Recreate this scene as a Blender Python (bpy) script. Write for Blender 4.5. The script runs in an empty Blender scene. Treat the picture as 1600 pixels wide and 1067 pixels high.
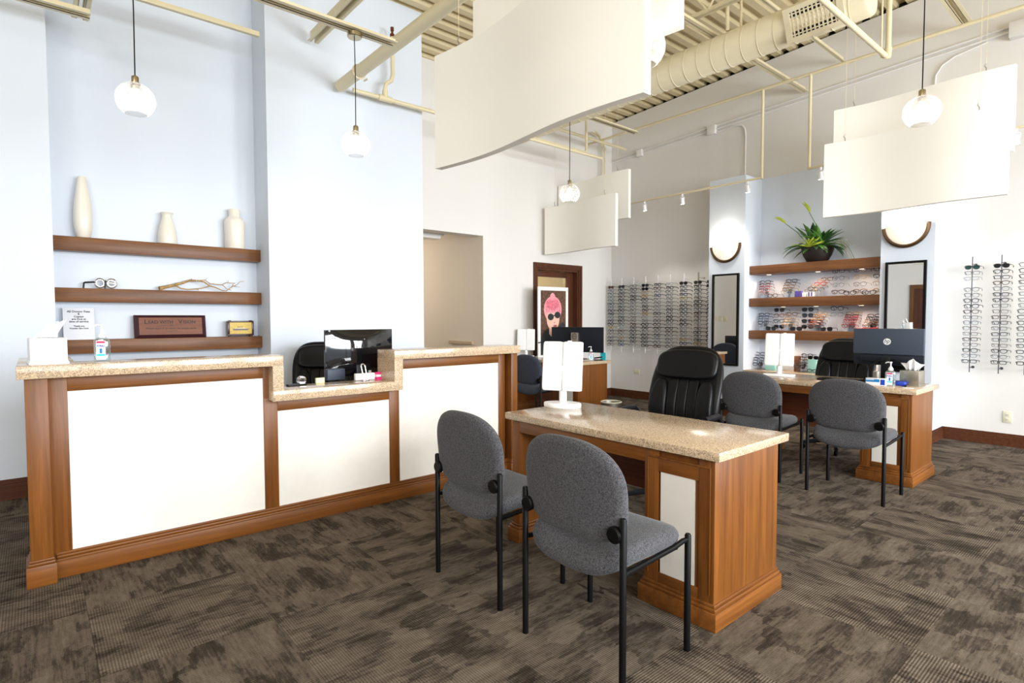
import bpy, bmesh, math, random
from mathutils import Vector, Matrix
random.seed(7)
PI = math.pi
S = bpy.context.scene
COL = S.collection
R = math.radians

# ------------------------------------------------------------------ camera
cam_d = bpy.data.cameras.new('camera')
cam = bpy.data.objects.new('camera', cam_d)
COL.objects.link(cam)
YAW, PITCH, ROLL, FPX = .872706, .04062, -.0027038, 881.08
f0 = Vector((math.cos(YAW), math.sin(YAW), 0)); r0 = Vector((math.sin(YAW), -math.cos(YAW), 0)); u0 = Vector((0, 0, 1))
fw = f0 * math.cos(PITCH) - u0 * math.sin(PITCH)
up = u0 * math.cos(PITCH) + f0 * math.sin(PITCH)
rt = r0 * math.cos(ROLL) + up * math.sin(ROLL)
up = up * math.cos(ROLL) - r0 * math.sin(ROLL)
cam.matrix_world = Matrix(((rt.x, up.x, -fw.x, 0), (rt.y, up.y, -fw.y, 0), (rt.z, up.z, -fw.z, 1.32), (0, 0, 0, 1)))
cam_d.sensor_width = 36.0
cam_d.lens = FPX * 36.0 / 1600.0
cam_d.shift_x = (800 - 790.41) / 1600.0
cam_d.shift_y = (534.73 - 533.5) / 1600.0
cam_d.clip_start = .02
S.camera = cam

# ------------------------------------------------------------------ world, exposure, daylight
S.view_settings.view_transform = 'Standard'
S.view_settings.look = 'None'
S.view_settings.gamma = 1.0
S.view_settings.use_curve_mapping = False
S.view_settings.exposure = 0.10
W = bpy.data.worlds.new('world'); S.world = W; W.use_nodes = True
bg = W.node_tree.nodes['Background']
bg.inputs[0].default_value = (.80, .90, 1.0, 1); bg.inputs[1].default_value = 1.0


def area(name, loc, rot, sx, sy, watts, col=(1, 1, 1)):
    d = bpy.data.lights.new(name, 'AREA'); d.shape = 'RECTANGLE'; d.size = sx; d.size_y = sy; d.energy = watts; d.color = col
    o = bpy.data.objects.new(name, d); COL.objects.link(o); o.location = loc; o.rotation_euler = rot
    return o


# daylight through the storefront windows in the wall behind the camera (wall_front) and round its corner
WIN = [(-2.0, 2.1), (.6, 2.1), (3.2, 2.1), (5.8, 2.1)]
WATTS = (150, 330, 500, 500)
for (wx, ww), pw in zip(WIN, WATTS):
    area('window_daylight', (wx, -3.85, 2.15), (R(66), 0, 0), ww, 2.9, pw, (.93, .97, 1.0))
# unseen warm fill, added left of the camera to brighten faces towards -x
area('warm_fill', (-2.4, -.2, 4.3), (0, R(-52), R(12)), 1.6, .8, 90, (1, .93, .82))

# ------------------------------------------------------------------ helpers


def tag(o, label=None, cat=None, group=None, kind=None):
    if label: o['label'] = label
    if cat: o['category'] = cat
    if group: o['group'] = group
    if kind: o['kind'] = kind
    return o


ORG = {}


def thing(name, label, cat, loc=(0, 0, 0), rz=0.0, group=None):
    o = bpy.data.objects.new(name, None); COL.objects.link(o)
    o.location = loc; o.rotation_euler = (0, 0, rz); o.empty_display_size = .05
    ORG[o.name] = Vector(loc)
    return tag(o, label, cat, group)


class MB:
    def __init__(s):
        s.v = []; s.f = []; s.m = []

    def add(s, vs, fs, m=0):
        b = len(s.v); s.v += [tuple(p) for p in vs]
        s.f += [tuple(i + b for i in q) for q in fs]; s.m += [m] * len(fs)
        return s

    def box(s, x0, x1, y0, y1, z0, z1, b=0, m=0):
        if x0 > x1: x0, x1 = x1, x0
        if y0 > y1: y0, y1 = y1, y0
        if z0 > z1: z0, z1 = z1, z0
        if b <= 0:
            vs = [(x, y, z) for z in (z0, z1) for y in (y0, y1) for x in (x0, x1)]
            return s.add(vs, [(0, 2, 3, 1), (4, 5, 7, 6), (0, 1, 5, 4), (2, 6, 7, 3), (0, 4, 6, 2), (1, 3, 7, 5)], m)
        bm = bmesh.new(); bmesh.ops.create_cube(bm, size=1)
        for v in bm.verts:
            v.co = Vector(((x0 + x1) / 2 + v.co.x * (x1 - x0), (y0 + y1) / 2 + v.co.y * (y1 - y0), (z0 + z1) / 2 + v.co.z * (z1 - z0)))
        b = min(b, .48 * min(x1 - x0, y1 - y0, z1 - z0))
        bmesh.ops.bevel(bm, geom=list(bm.edges), offset=b, segments=2, profile=.5, affect='EDGES')
        bm.verts.index_update()
        s.add([v.co[:] for v in bm.verts], [[v.index for v in f.verts] for f in bm.faces], m); bm.free()
        return s

    def path(s, pts, r, n=10, m=0, closed=False, cap=True):
        pts = [Vector(p) for p in pts]; N = len(pts)
        rs = r if isinstance(r, (list, tuple)) else [r] * N
        rings = []; prev = None
        for i, p in enumerate(pts):
            if closed: t = pts[(i + 1) % N] - pts[i - 1]
            elif i == 0: t = pts[1] - p
            elif i == N - 1: t = p - pts[i - 1]
            else: t = (pts[i + 1] - p).normalized() + (p - pts[i - 1]).normalized()
            t = t.normalized() if t.length > 1e-9 else Vector((0, 0, 1))
            if prev is None:
                a = Vector((0, 0, 1)) if abs(t.z) < .9 else Vector((1, 0, 0))
                prev = a
            nrm = prev - t * prev.dot(t)
            if nrm.length < 1e-6: nrm = t.orthogonal()
            nrm.normalize(); prev = nrm; bn = t.cross(nrm)
            rings.append([p + (nrm * math.cos(2 * PI * k / n) + bn * math.sin(2 * PI * k / n)) * rs[i] for k in range(n)])
        vs = [q for g in rings for q in g]; fs = []
        for i in range(N if closed else N - 1):
            a = i * n; b = ((i + 1) % N) * n
            for k in range(n): fs.append((a + k, a + (k + 1) % n, b + (k + 1) % n, b + k))
        if cap and not closed:
            fs.append(tuple(range(n - 1, -1, -1))); fs.append(tuple((N - 1) * n + k for k in range(n)))
        return s.add(vs, fs, m)

    def tube(s, a, b, r, n=12, m=0):
        return s.path([a, b], r, n, m)

    def lathe(s, prof, n=32, c=(0, 0, 0), m=0, sx=1, sy=1):
        vs = []; fs = []; N = len(prof)
        for r, z in prof:
            for k in range(n):
                a = 2 * PI * k / n; vs.append((c[0] + r * sx * math.cos(a), c[1] + r * sy * math.sin(a), c[2] + z))
        for i in range(N - 1):
            for k in range(n):
                fs.append((i * n + k, i * n + (k + 1) % n, (i + 1) * n + (k + 1) % n, (i + 1) * n + k))
        if prof[0][0] > 1e-5: fs.append(tuple(range(n - 1, -1, -1)))
        if prof[-1][0] > 1e-5: fs.append(tuple((N - 1) * n + k for k in range(n)))
        return s.add(vs, fs, m)

    def prism(s, poly, a0, a1, fn, m=0):
        n = len(poly)
        vs = [fn(p, q, a0) for p, q in poly] + [fn(p, q, a1) for p, q in poly]
        fs = [tuple(range(n - 1, -1, -1)), tuple(range(n, 2 * n))]
        for k in range(n): fs.append((k, (k + 1) % n, n + (k + 1) % n, n + k))
        return s.add(vs, fs, m)

    def pillow(s, outline, t, fn, m=0, prof=None):
        n = len(outline); cu = sum(p[0] for p in outline) / n; cv = sum(p[1] for p in outline) / n
        prof = prof or [(.35, .5), (.7, .49), (.86, .46), (.94, .38), (.985, .2), (1, 0), (.985, -.2), (.94, -.38), (.86, -.46), (.7, -.49), (.35, -.5)]
        vs = [fn(cu, cv, t * .5)]; fs = []
        for sc, w in prof:
            for u, v in outline: vs.append(fn(cu + (u - cu) * sc, cv + (v - cv) * sc, w * t))
        vs.append(fn(cu, cv, -t * .5)); last = len(vs) - 1
        for k in range(n): fs.append((0, 1 + k, 1 + (k + 1) % n))
        for i in range(len(prof) - 1):
            a = 1 + i * n; b = a + n
            for k in range(n): fs.append((a + k, b + k, b + (k + 1) % n, a + (k + 1) % n))
        a = 1 + (len(prof) - 1) * n
        for k in range(n): fs.append((last, a + (k + 1) % n, a + k))
        return s.add(vs, fs, m)

    def mesh(s, name, mats, smooth=35):
        me = bpy.data.meshes.new(name)
        me.from_pydata(s.v, [], s.f)
        for mm in (mats if isinstance(mats, (list, tuple)) else [mats]): me.materials.append(mm)
        me.polygons.foreach_set('material_index', s.m)
        bm = bmesh.new(); bm.from_mesh(me); bmesh.ops.recalc_face_normals(bm, faces=bm.faces); bm.to_mesh(me); bm.free()
        if smooth:
            me.shade_smooth(); me.set_sharp_from_angle(angle=R(smooth))
        me.update()
        return me

    def build(s, name, mats, parent=None, world=False, smooth=35, loc=None, rot=None):
        o_ = Vector((0, 0, 0))
        if world and parent is not None:
            o_ = ORG[parent.name]
            s.v = [(a - o_.x, b - o_.y, c - o_.z) for a, b, c in s.v]
        o = bpy.data.objects.new(name, s.mesh(name, mats, smooth)); COL.objects.link(o)
        if parent is not None: o.parent = parent
        if loc: o.location = loc
        if rot: o.rotation_euler = rot
        ORG[o.name] = o_
        return o


def copy_tree(o, parent=None):
    c = o.copy(); COL.objects.link(c)
    if parent is not None: c.parent = parent
    for ch in list(o.children): copy_tree(ch, c)
    return c


def arc(cx, cy, r, a0, a1, n):
    return [(cx + r * math.cos(R(a0 + (a1 - a0) * i / n)), cy + r * math.sin(R(a0 + (a1 - a0) * i / n))) for i in range(n + 1)]


def spow(x, p): return math.copysign(abs(x) ** p, x)


def superel(a, b, p, n=40, cx=0, cy=0, pt=None, pb=None):
    out = []
    for k in range(n):
        t = 2 * PI * k / n; c, q = math.cos(t), math.sin(t); e = p
        if q > 0 and pt: e = pt
        if q < 0 and pb: e = pb
        out.append((cx + a * spow(c, e), cy + b * spow(q, e)))
    return out


# ------------------------------------------------------------------ materials
def new_mat(name):
    m = bpy.data.materials.new(name); m.use_nodes = True
    nt = m.node_tree; return m, nt, nt.nodes['Principled BSDF']


def mat(name, col, rough=.5, metal=0.0, spec=.5, bump=0.0, bscale=200, coat=0.0, var=0.0, vscale=8):
    m, nt, p = new_mat(name)
    p.inputs['Base Color'].default_value = (*col, 1); p.inputs['Roughness'].default_value = rough
    p.inputs['Metallic'].default_value = metal; p.inputs['Specular IOR Level'].default_value = spec
    p.inputs['Coat Weight'].default_value = coat
    if bump or var:
        tc = nt.nodes.new('ShaderNodeTexCoord')
    if bump:
        n = nt.nodes.new('ShaderNodeTexNoise'); n.inputs['Scale'].default_value = bscale; n.inputs['Detail'].default_value = 3
        b = nt.nodes.new('ShaderNodeBump'); b.inputs['Strength'].default_value = bump; b.inputs['Distance'].default_value = .002
        nt.links.new(tc.outputs['Object'], n.inputs['Vector']); nt.links.new(n.outputs[0], b.inputs['Height']); nt.links.new(b.outputs[0], p.inputs['Normal'])
    if var:
        n = nt.nodes.new('ShaderNodeTexNoise'); n.inputs['Scale'].default_value = vscale; n.inputs['Detail'].default_value = 6
        r = nt.nodes.new('ShaderNodeValToRGB'); r.color_ramp.elements[0].position = .35; r.color_ramp.elements[1].position = .65
        r.color_ramp.elements[0].color = (*[c * (1 - var) for c in col], 1); r.color_ramp.elements[1].color = (*[min(1, c * (1 + var * .5)) for c in col], 1)
        nt.links.new(tc.outputs['Object'], n.inputs['Vector']); nt.links.new(n.outputs[0], r.inputs[0]); nt.links.new(r.outputs[0], p.inputs['Base Color'])
    return m


def emit(name, col, strength):
    m, nt, p = new_mat(name)
    p.inputs['Base Color'].default_value = (*col, 1); p.inputs['Emission Color'].default_value = (*col, 1); p.inputs['Emission Strength'].default_value = strength
    return m


def wood(name, dark, light, axis, rough=.38, scale=1.0):
    m, nt, p = new_mat(name); N = nt.nodes.new; L = nt.links.new
    tc = N('ShaderNodeTexCoord'); mp = N('ShaderNodeMapping')
    sc = [20 * scale] * 3; sc['xyz'.index(axis)] = .8 * scale
    mp.inputs['Scale'].default_value = sc
    oi = N('ShaderNodeObjectInfo'); ad = N('ShaderNodeVectorMath'); ad.operation = 'ADD'
    ml = N('ShaderNodeVectorMath'); ml.operation = 'SCALE'; ml.inputs[0].default_value = (7.1, 3.3, 5.7)
    L(oi.outputs['Random'], ml.inputs['Scale']); L(tc.outputs['Object'], ad.inputs[0]); L(ml.outputs[0], ad.inputs[1]); L(ad.outputs[0], mp.inputs['Vector'])
    n1 = N('ShaderNodeTexNoise'); n1.inputs['Scale'].default_value = 1.4; n1.inputs['Detail'].default_value = 7; n1.inputs['Roughness'].default_value = .62; n1.inputs['Distortion'].default_value = .5
    n2 = N('ShaderNodeTexNoise'); n2.inputs['Scale'].default_value = 9; n2.inputs['Detail'].default_value = 4
    L(mp.outputs[0], n1.inputs['Vector']); L(mp.outputs[0], n2.inputs['Vector'])
    mx = N('ShaderNodeMath'); mx.operation = 'MULTIPLY_ADD'; mx.inputs[1].default_value = .35
    L(n2.outputs[0], mx.inputs[0]); L(n1.outputs[0], mx.inputs[2])
    rp = N('ShaderNodeValToRGB'); e = rp.color_ramp.elements
    e[0].position = .36; e[0].color = (*dark, 1); e[1].position = .95; e[1].color = (*light, 1)
    L(mx.outputs[0], rp.inputs[0]); L(rp.outputs[0], p.inputs['Base Color'])
    p.inputs['Roughness'].default_value = rough; p.inputs['Specular IOR Level'].default_value = .32
    return m


def stone(name, base, rough=.12):
    m, nt, p = new_mat(name); N = nt.nodes.new; L = nt.links.new
    tc = N('ShaderNodeTexCoord')
    v = N('ShaderNodeTexVoronoi'); v.inputs['Scale'].default_value = 270
    L(tc.outputs['Object'], v.inputs['Vector'])
    sp = N('ShaderNodeSeparateColor'); L(v.outputs['Color'], sp.inputs[0])
    rp = N('ShaderNodeValToRGB'); rp.color_ramp.interpolation = 'CONSTANT'; e = rp.color_ramp.elements
    e[0].position = 0; e[0].color = (base[0] * .5, base[1] * .46, base[2] * .42, 1)
    e[1].position = .10; e[1].color = (*base, 1)
    for pos, k in ((.3, .78), (.50, 1.08), (.70, .62), (.86, 1.25)):
        q = e.new(pos); q.color = (*[min(.95, c * k) for c in base], 1)
    L(sp.outputs[0], rp.inputs[0]); L(rp.outputs[0], p.inputs['Base Color'])
    p.inputs['Roughness'].default_value = rough; p.inputs['Specular IOR Level'].default_value = .55
    return m


def fabric(name, a, b, scale=420):
    m, nt, p = new_mat(name); N = nt.nodes.new; L = nt.links.new
    tc = N('ShaderNodeTexCoord'); n = N('ShaderNodeTexNoise'); n.inputs['Scale'].default_value = scale; n.inputs['Detail'].default_value = 2
    n3 = N('ShaderNodeTexNoise'); n3.inputs['Scale'].default_value = scale * .35; n3.inputs['Detail'].default_value = 2
    ad = N('ShaderNodeMath'); ad.operation = 'MULTIPLY_ADD'; ad.inputs[1].default_value = .5
    L(tc.outputs['Object'], n.inputs['Vector']); L(tc.outputs['Object'], n3.inputs['Vector']); L(n3.outputs[0], ad.inputs[0]); L(n.outputs[0], ad.inputs[2])
    r = N('ShaderNodeValToRGB'); r.color_ramp.elements[0].position = .58; r.color_ramp.elements[1].position = .92
    r.color_ramp.elements[0].color = (*a, 1); r.color_ramp.elements[1].color = (*b, 1)
    L(ad.outputs[0], r.inputs[0]); L(r.outputs[0], p.inputs['Base Color'])
    bp = N('ShaderNodeBump'); bp.inputs['Strength'].default_value = .35; bp.inputs['Distance'].default_value = .002
    L(n.outputs[0], bp.inputs['Height']); L(bp.outputs[0], p.inputs['Normal'])
    p.inputs['Roughness'].default_value = .9; p.inputs['Sheen Weight'].default_value = .12; p.inputs['Specular IOR Level'].default_value = .15
    return m


def thin_glass(name, tint=(1, 1, 1), clear=.9, rough=.03, edge=.5):
    m = bpy.data.materials.new(name); m.use_nodes = True; nt = m.node_tree; nt.nodes.clear(); N = nt.nodes.new; L = nt.links.new
    o = N('ShaderNodeOutputMaterial'); t = N('ShaderNodeBsdfTransparent'); t.inputs[0].default_value = (*tint, 1)
    g = N('ShaderNodeBsdfGlossy'); g.inputs['Roughness'].default_value = rough; g.inputs['Color'].default_value = (1, 1, 1, 1)
    x = N('ShaderNodeMixShader'); lw = N('ShaderNodeLayerWeight'); lw.inputs['Blend'].default_value = .25
    mm = N('ShaderNodeMath'); mm.operation = 'MULTIPLY_ADD'; mm.inputs[1].default_value = edge; mm.inputs[2].default_value = 1 - clear
    L(lw.outputs['Facing'], mm.inputs[0]); L(mm.outputs[0], x.inputs[0]); L(t.outputs[0], x.inputs[1]); L(g.outputs[0], x.inputs[2]); L(x.outputs[0], o.inputs[0])
    return m


def lamp_glass(name):
    m = bpy.data.materials.new(name); m.use_nodes = True; nt = m.node_tree; nt.nodes.clear(); N = nt.nodes.new; L = nt.links.new
    o = N('ShaderNodeOutputMaterial'); t = N('ShaderNodeBsdfTransparent'); t.inputs[0].default_value = (.97, .97, .97, 1)
    d = N('ShaderNodeBsdfTranslucent'); d.inputs[0].default_value = (.95, .95, .95, 1)
    g = N('ShaderNodeBsdfGlossy'); g.inputs['Roughness'].default_value = .05
    a = N('ShaderNodeMixShader'); b = N('ShaderNodeMixShader'); lw = N('ShaderNodeLayerWeight'); lw.inputs['Blend'].default_value = .35
    mm = N('ShaderNodeMath'); mm.operation = 'MULTIPLY_ADD'; mm.inputs[1].default_value = .42; mm.inputs[2].default_value = .07
    L(lw.outputs['Facing'], mm.inputs[0]); L(mm.outputs[0], a.inputs[0]); L(t.outputs[0], a.inputs[1]); L(d.outputs[0], a.inputs[2])
    b.inputs[0].default_value = .06; L(a.outputs[0], b.inputs[1]); L(g.outputs[0], b.inputs[2]); L(b.outputs[0], o.inputs[0])
    return m


def carpet(name):
    m, nt, p = new_mat(name); N = nt.nodes.new; L = nt.links.new
    tc = N('ShaderNodeTexCoord'); oi = N('ShaderNodeObjectInfo')
    sc = N('ShaderNodeVectorMath'); sc.operation = 'SCALE'; sc.inputs[0].default_value = (41.3, 17.9, 0); L(oi.outputs['Random'], sc.inputs['Scale'])
    ad = N('ShaderNodeVectorMath'); ad.operation = 'ADD'; L(tc.outputs['Object'], ad.inputs[0]); L(sc.outputs[0], ad.inputs[1])

    def mapped(s):
        q = N('ShaderNodeMapping'); q.inputs['Scale'].default_value = s; L(ad.outputs[0], q.inputs['Vector']); return q.outputs[0]
    # abraded patches, streaked along x and broken into small blocks
    n1 = N('ShaderNodeTexNoise'); n1.inputs['Scale'].default_value = 1; n1.inputs['Detail'].default_value = 12; n1.inputs['Roughness'].default_value = .80; n1.inputs['Distortion'].default_value = .15
    L(mapped((2.6, 7.5, 1)), n1.inputs['Vector'])
    wob = N('ShaderNodeTexNoise'); wob.inputs['Scale'].default_value = 26; wob.inputs['Detail'].default_value = 4; L(tc.outputs['Object'], wob.inputs['Vector'])
    wsc = N('ShaderNodeVectorMath'); wsc.operation = 'MULTIPLY_ADD'; wsc.inputs[1].default_value = (.9, .35, 0)
    L(wob.outputs['Color'], wsc.inputs[0]); L(mapped((6.5, 11.0, 1)), wsc.inputs[2])
    vo = N('ShaderNodeTexVoronoi'); vo.distance = 'CHEBYCHEV'; vo.inputs['Scale'].default_value = 1; L(wsc.outputs[0], vo.inputs['Vector'])
    vs = N('ShaderNodeSeparateColor'); L(vo.outputs['Color'], vs.inputs[0])
    st = N('ShaderNodeTexNoise'); st.inputs['Scale'].default_value = 1; st.inputs['Detail'].default_value = 6; st.inputs['Roughness'].default_value = .7; L(mapped((5.0, 90.0, 1)), st.inputs['Vector'])
    s1 = N('ShaderNodeMath'); s1.operation = 'MULTIPLY_ADD'; s1.inputs[1].default_value = .16; L(vs.outputs[0], s1.inputs[0]); L(n1.outputs[0], s1.inputs[2])
    s2 = N('ShaderNodeMath'); s2.operation = 'MULTIPLY_ADD'; s2.inputs[1].default_value = .42; L(st.outputs[0], s2.inputs[0]); L(s1.outputs[0], s2.inputs[2])
    rp = N('ShaderNodeValToRGB'); e = rp.color_ramp.elements
    e[0].position = .62; e[0].color = (.026, .019, .013, 1); e[1].position = .96; e[1].color = (.160, .127, .095, 1)
    q = e.new(.72); q.color = (.052, .039, .029, 1); q = e.new(.80); q.color = (.100, .078, .058, 1)
    L(s2.outputs[0], rp.inputs[0])
    # ribs: fine cords running along y
    wv = N('ShaderNodeTexWave'); wv.bands_direction = 'X'; wv.inputs['Scale'].default_value = 30; wv.inputs['Distortion'].default_value = .4; wv.inputs['Detail'].default_value = 0
    L(tc.outputs['Object'], wv.inputs['Vector'])
    fn = N('ShaderNodeTexNoise'); fn.inputs['Scale'].default_value = 260; fn.inputs['Detail'].default_value = 2; L(tc.outputs['Object'], fn.inputs['Vector'])
    md = N('ShaderNodeMath'); md.operation = 'MULTIPLY_ADD'; md.inputs[1].default_value = .60; md.inputs[2].default_value = .42; L(wv.outputs[0], md.inputs[0])
    m2 = N('ShaderNodeMath'); m2.operation = 'MULTIPLY_ADD'; m2.inputs[1].default_value = .5; L(fn.outputs[0], m2.inputs[0]); L(md.outputs[0], m2.inputs[2])
    mx = N('ShaderNodeMix'); mx.data_type = 'RGBA'; mx.blend_type = 'MULTIPLY'; mx.inputs['Factor'].default_value = 1
    cr = N('ShaderNodeCombineColor')
    for i in range(3): L(m2.outputs[0], cr.inputs[i])
    L(rp.outputs[0], mx.inputs[6]); L(cr.outputs[0], mx.inputs[7]); L(mx.outputs[2], p.inputs['Base Color'])
    bp = N('ShaderNodeBump'); bp.inputs['Strength'].default_value = .4; bp.inputs['Distance'].default_value = .003; L(wv.outputs[0], bp.inputs['Height']); L(bp.outputs[0], p.inputs['Normal'])
    p.inputs['Roughness'].default_value = .95; p.inputs['Specular IOR Level'].default_value = .1
    return m


M = {}
M['blue'] = mat('pale_blue_paint', (.69, .745, .825), .6, bump=.05, bscale=300)
M['white'] = mat('white_paint', (.80, .775, .745), .6, bump=.05, bscale=300)
M['wallgrey'] = mat('warm_grey_paint', (.76, .735, .70), .6, bump=.05, bscale=300)
M['cream_hall'] = mat('hall_paint', (.74, .67, .58), .7)
M['deck'] = mat('cream_steel', (.68, .57, .35), .5)
M['pipe'] = mat('cream_pipe', (.74, .65, .43), .4)
M['duct'] = mat('duct_paint', (.74, .655, .455), .35)
M['carpet'] = carpet('carpet')
M['slab'] = mat('subfloor', (.12, .10, .08), .9)
WD, WL = (.080, .024, .0045), (.250, .087, .0145)
for ax in 'xyz': M['wood_' + ax] = wood('cherry_wood_' + ax, WD, WL, ax)
for ax in 'xy': M['shelf_' + ax] = wood('walnut_shelf_' + ax, (.075, .026, .008), (.245, .100, .035), ax)
M['dkwood'] = wood('dark_trim_x', (.045, .014, .007), (.13, .045, .02), 'x', .3)
M['dkwood_z'] = wood('dark_trim_z', (.045, .014, .007), (.13, .045, .02), 'z', .3)
M['redwood'] = wood('red_wood', (.060, .012, .005), (.17, .04, .014), 'y', .4)
M['stone'] = stone('speckled_quartz', (.55, .41, .27), .16)
M['panel'] = mat('cream_panel', (.80, .76, .69), .55, var=.02, vscale=14)
M['baffle'] = mat('baffle', (.94, .91, .84), .6)
M['grey'] = fabric('grey_fabric', (.021, .0205, .024), (.116, .114, .122))
M['bluegrey'] = fabric('blue_grey_fabric', (.017, .021, .034), (.065, .076, .105))
M['black'] = mat('black_metal', (.003, .003, .0032), .42, spec=.14)
M['leather'] = mat('black_leather', (.0035, .0035, .004), .38, spec=.2, bump=.2, bscale=90)
M['plastic'] = mat('black_plastic', (.006, .006, .008), .4, spec=.25)
M['gloss'] = mat('glossy_black', (.004, .004, .006), .05, spec=.8)
M['slate'] = mat('slate_plastic', (.050, .064, .092), .5, spec=.3, var=.12, vscale=180)
M['navy'] = mat('dark_plastic', (.008, .011, .018), .45, spec=.25)
M['steel'] = mat('brushed_steel', (.42, .39, .34), .38, 1.0)
M['chrome'] = mat('silver', (.62, .62, .62), .25, 1.0)
M['rodgrey'] = mat('pale_rod', (.74, .74, .74), .5)
M['brass'] = mat('nickel', (.48, .41, .27), .3, 1.0)
M['bronze'] = mat('bronze', (.16, .10, .06), .35, 1.0)
M['wh'] = mat('white_plastic', (.86, .86, .86), .3)
M['paper'] = mat('paper', (.86, .85, .86), .8)
M['tissue'] = mat('tissue', (.92, .92, .93), .9)
M['ceramic'] = mat('cream_ceramic', (.80, .75, .65), .32, coat=.3)
M['ink'] = mat('ink', (.02, .02, .025), .7)
M['ivory'] = mat('ivory_plastic', (.72, .68, .52), .4)
M['mirror'] = mat('mirror', (.92, .93, .93), .01, 1.0)
M['clear'] = thin_glass('acrylic', (.97, .98, .99), .96, edge=.3)
M['lens'] = thin_glass('lens', (.97, .98, .99), .975, edge=.2)
M['glass'] = thin_glass('door_glass', (.97, .98, .97), .95)
M['shade'] = lamp_glass('lamp_shade_glass')
M['bulb'] = emit('bulb', (1, .97, .92), 3.5)
M['bowl'] = emit('sconce_glass', (1, .92, .76), .55)
M['spotface'] = emit('spot_face', (1, .96, .9), 14)
M['puck'] = emit('puck_face', (1, .80, .55), 4)
M['void'] = mat('void', (.004, .004, .004), .9)
M['dark'] = mat('dark_lens', (.008, .009, .012), .1)
M['green'] = mat('green_lens', (.012, .055, .05), .1)
M['leaf'] = mat('leaf_green', (.065, .18, .025), .4, var=.35, vscale=30)
M['leaf2'] = mat('leaf_dark', (.025, .075, .018), .35)
M['lime'] = mat('lime_petal', (.55, .66, .06), .5, var=.15, vscale=40)
M['pot'] = mat('black_pot', (.020, .013, .011), .5)
M['soil'] = mat('moss', (.16, .14, .05), .9)
M['mint'] = mat('mint_card', (.33, .68, .63), .6)
M['cyan'] = mat('cyan_card', (.02, .62, .72), .5)
M['pink'] = mat('pink_note', (.86, .02, .22), .6)
M['yellow'] = mat('yellow_note', (.85, .78, .45), .7)
M['red'] = mat('red_plastic', (.62, .015, .012), .35)
M['purple'] = mat('purple_card', (.10, .07, .30), .5)
M['cblue'] = mat('blue_card', (.012, .19, .50), .5)
M['dblue'] = mat('deep_blue_card', (.012, .05, .42), .5)
M['gel'] = thin_glass('gel_bottle', (.86, .95, .98), .80)
M['gold'] = mat('gold_print', (.66, .46, .09), .5, var=.12, vscale=60)
M['branch'] = mat('driftwood', (.42, .26, .10), .7, var=.3, vscale=40)
M['skin'] = mat('print_skin', (.80, .50, .40), .7)
M['hair'] = mat('print_hair', (.80, .19, .25), .7, var=.3, vscale=40)
M['hair2'] = mat('print_hair_light', (.86, .33, .38), .7, var=.2, vscale=50)
M['lip'] = mat('print_lip', (.55, .15, .14), .7)
M['shirt'] = mat('print_shirt', (.020, .022, .026), .7)
M['backdrop'] = mat('print_backdrop', (.13, .06, .03), .7, var=.6, vscale=25)
M['plaque'] = wood('plaque_wood', (.11, .027, .009), (.235, .072, .023), 'x', .35)
M['frame'] = mat('plaque_frame', (.045, .014, .018), .3)


def text(body, size, material, parent, loc, rot, align='CENTER', shear=0, name='lettering', ext=.0004, sx=1.0, bold=0.0):
    c = bpy.data.curves.new(name, 'FONT'); c.body = body; c.size = size; c.align_x = align; c.align_y = 'CENTER'; c.extrude = ext; c.offset = bold; c.shear = shear; c.resolution_u = 2
    t = bpy.data.objects.new(name + '_tmp', c); COL.objects.link(t)
    dg = bpy.context.evaluated_depsgraph_get(); dg.update()
    me = bpy.data.meshes.new_from_object(t.evaluated_get(dg)); COL.objects.unlink(t); bpy.data.objects.remove(t)
    me.materials.clear(); me.materials.append(material)
    o = bpy.data.objects.new(name, me); COL.objects.link(o); o.parent = parent; o.location = loc; o.rotation_euler = rot; o.scale = (sx, 1, 1)
    return o


FACE_Y = (R(90), 0, 0)             # lettering read by someone looking towards +y
FACE_X = (R(90), 0, R(-90))        # lettering read by someone looking towards +x

# ------------------------------------------------------------------ room shell
XN0, XN1, XB, YB, YN, YW, XR = .137, 1.725, 3.41, 5.52, 5.92, 6.30, 7.66
XL, YF = -3.5, -3.2


def zc(y): return 4.98 - .05 * y


def struct(name, mb, m, parent=None, world=False, smooth=35, label=None):
    o = mb.build(name, m, parent, world, smooth)
    if parent is None: tag(o, label, None, None, 'structure')
    return o


def wall_box(mb, x0, x1, y0, y1, z0=0, z1=None, m=0):
    # boxes whose tops follow the roof slope
    if z1 is not None: return mb.box(x0, x1, y0, y1, z0, z1, m=m)
    vs = [(x, y, z0) for y in (y0, y1) for x in (x0, x1)] + [(x, y, zc(y) + .03) for y in (y0, y1) for x in (x0, x1)]
    return mb.add(vs, [(0, 2, 3, 1), (4, 5, 7, 6), (0, 1, 5, 4), (2, 6, 7, 3), (0, 4, 6, 2), (1, 3, 7, 5)], m)


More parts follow.
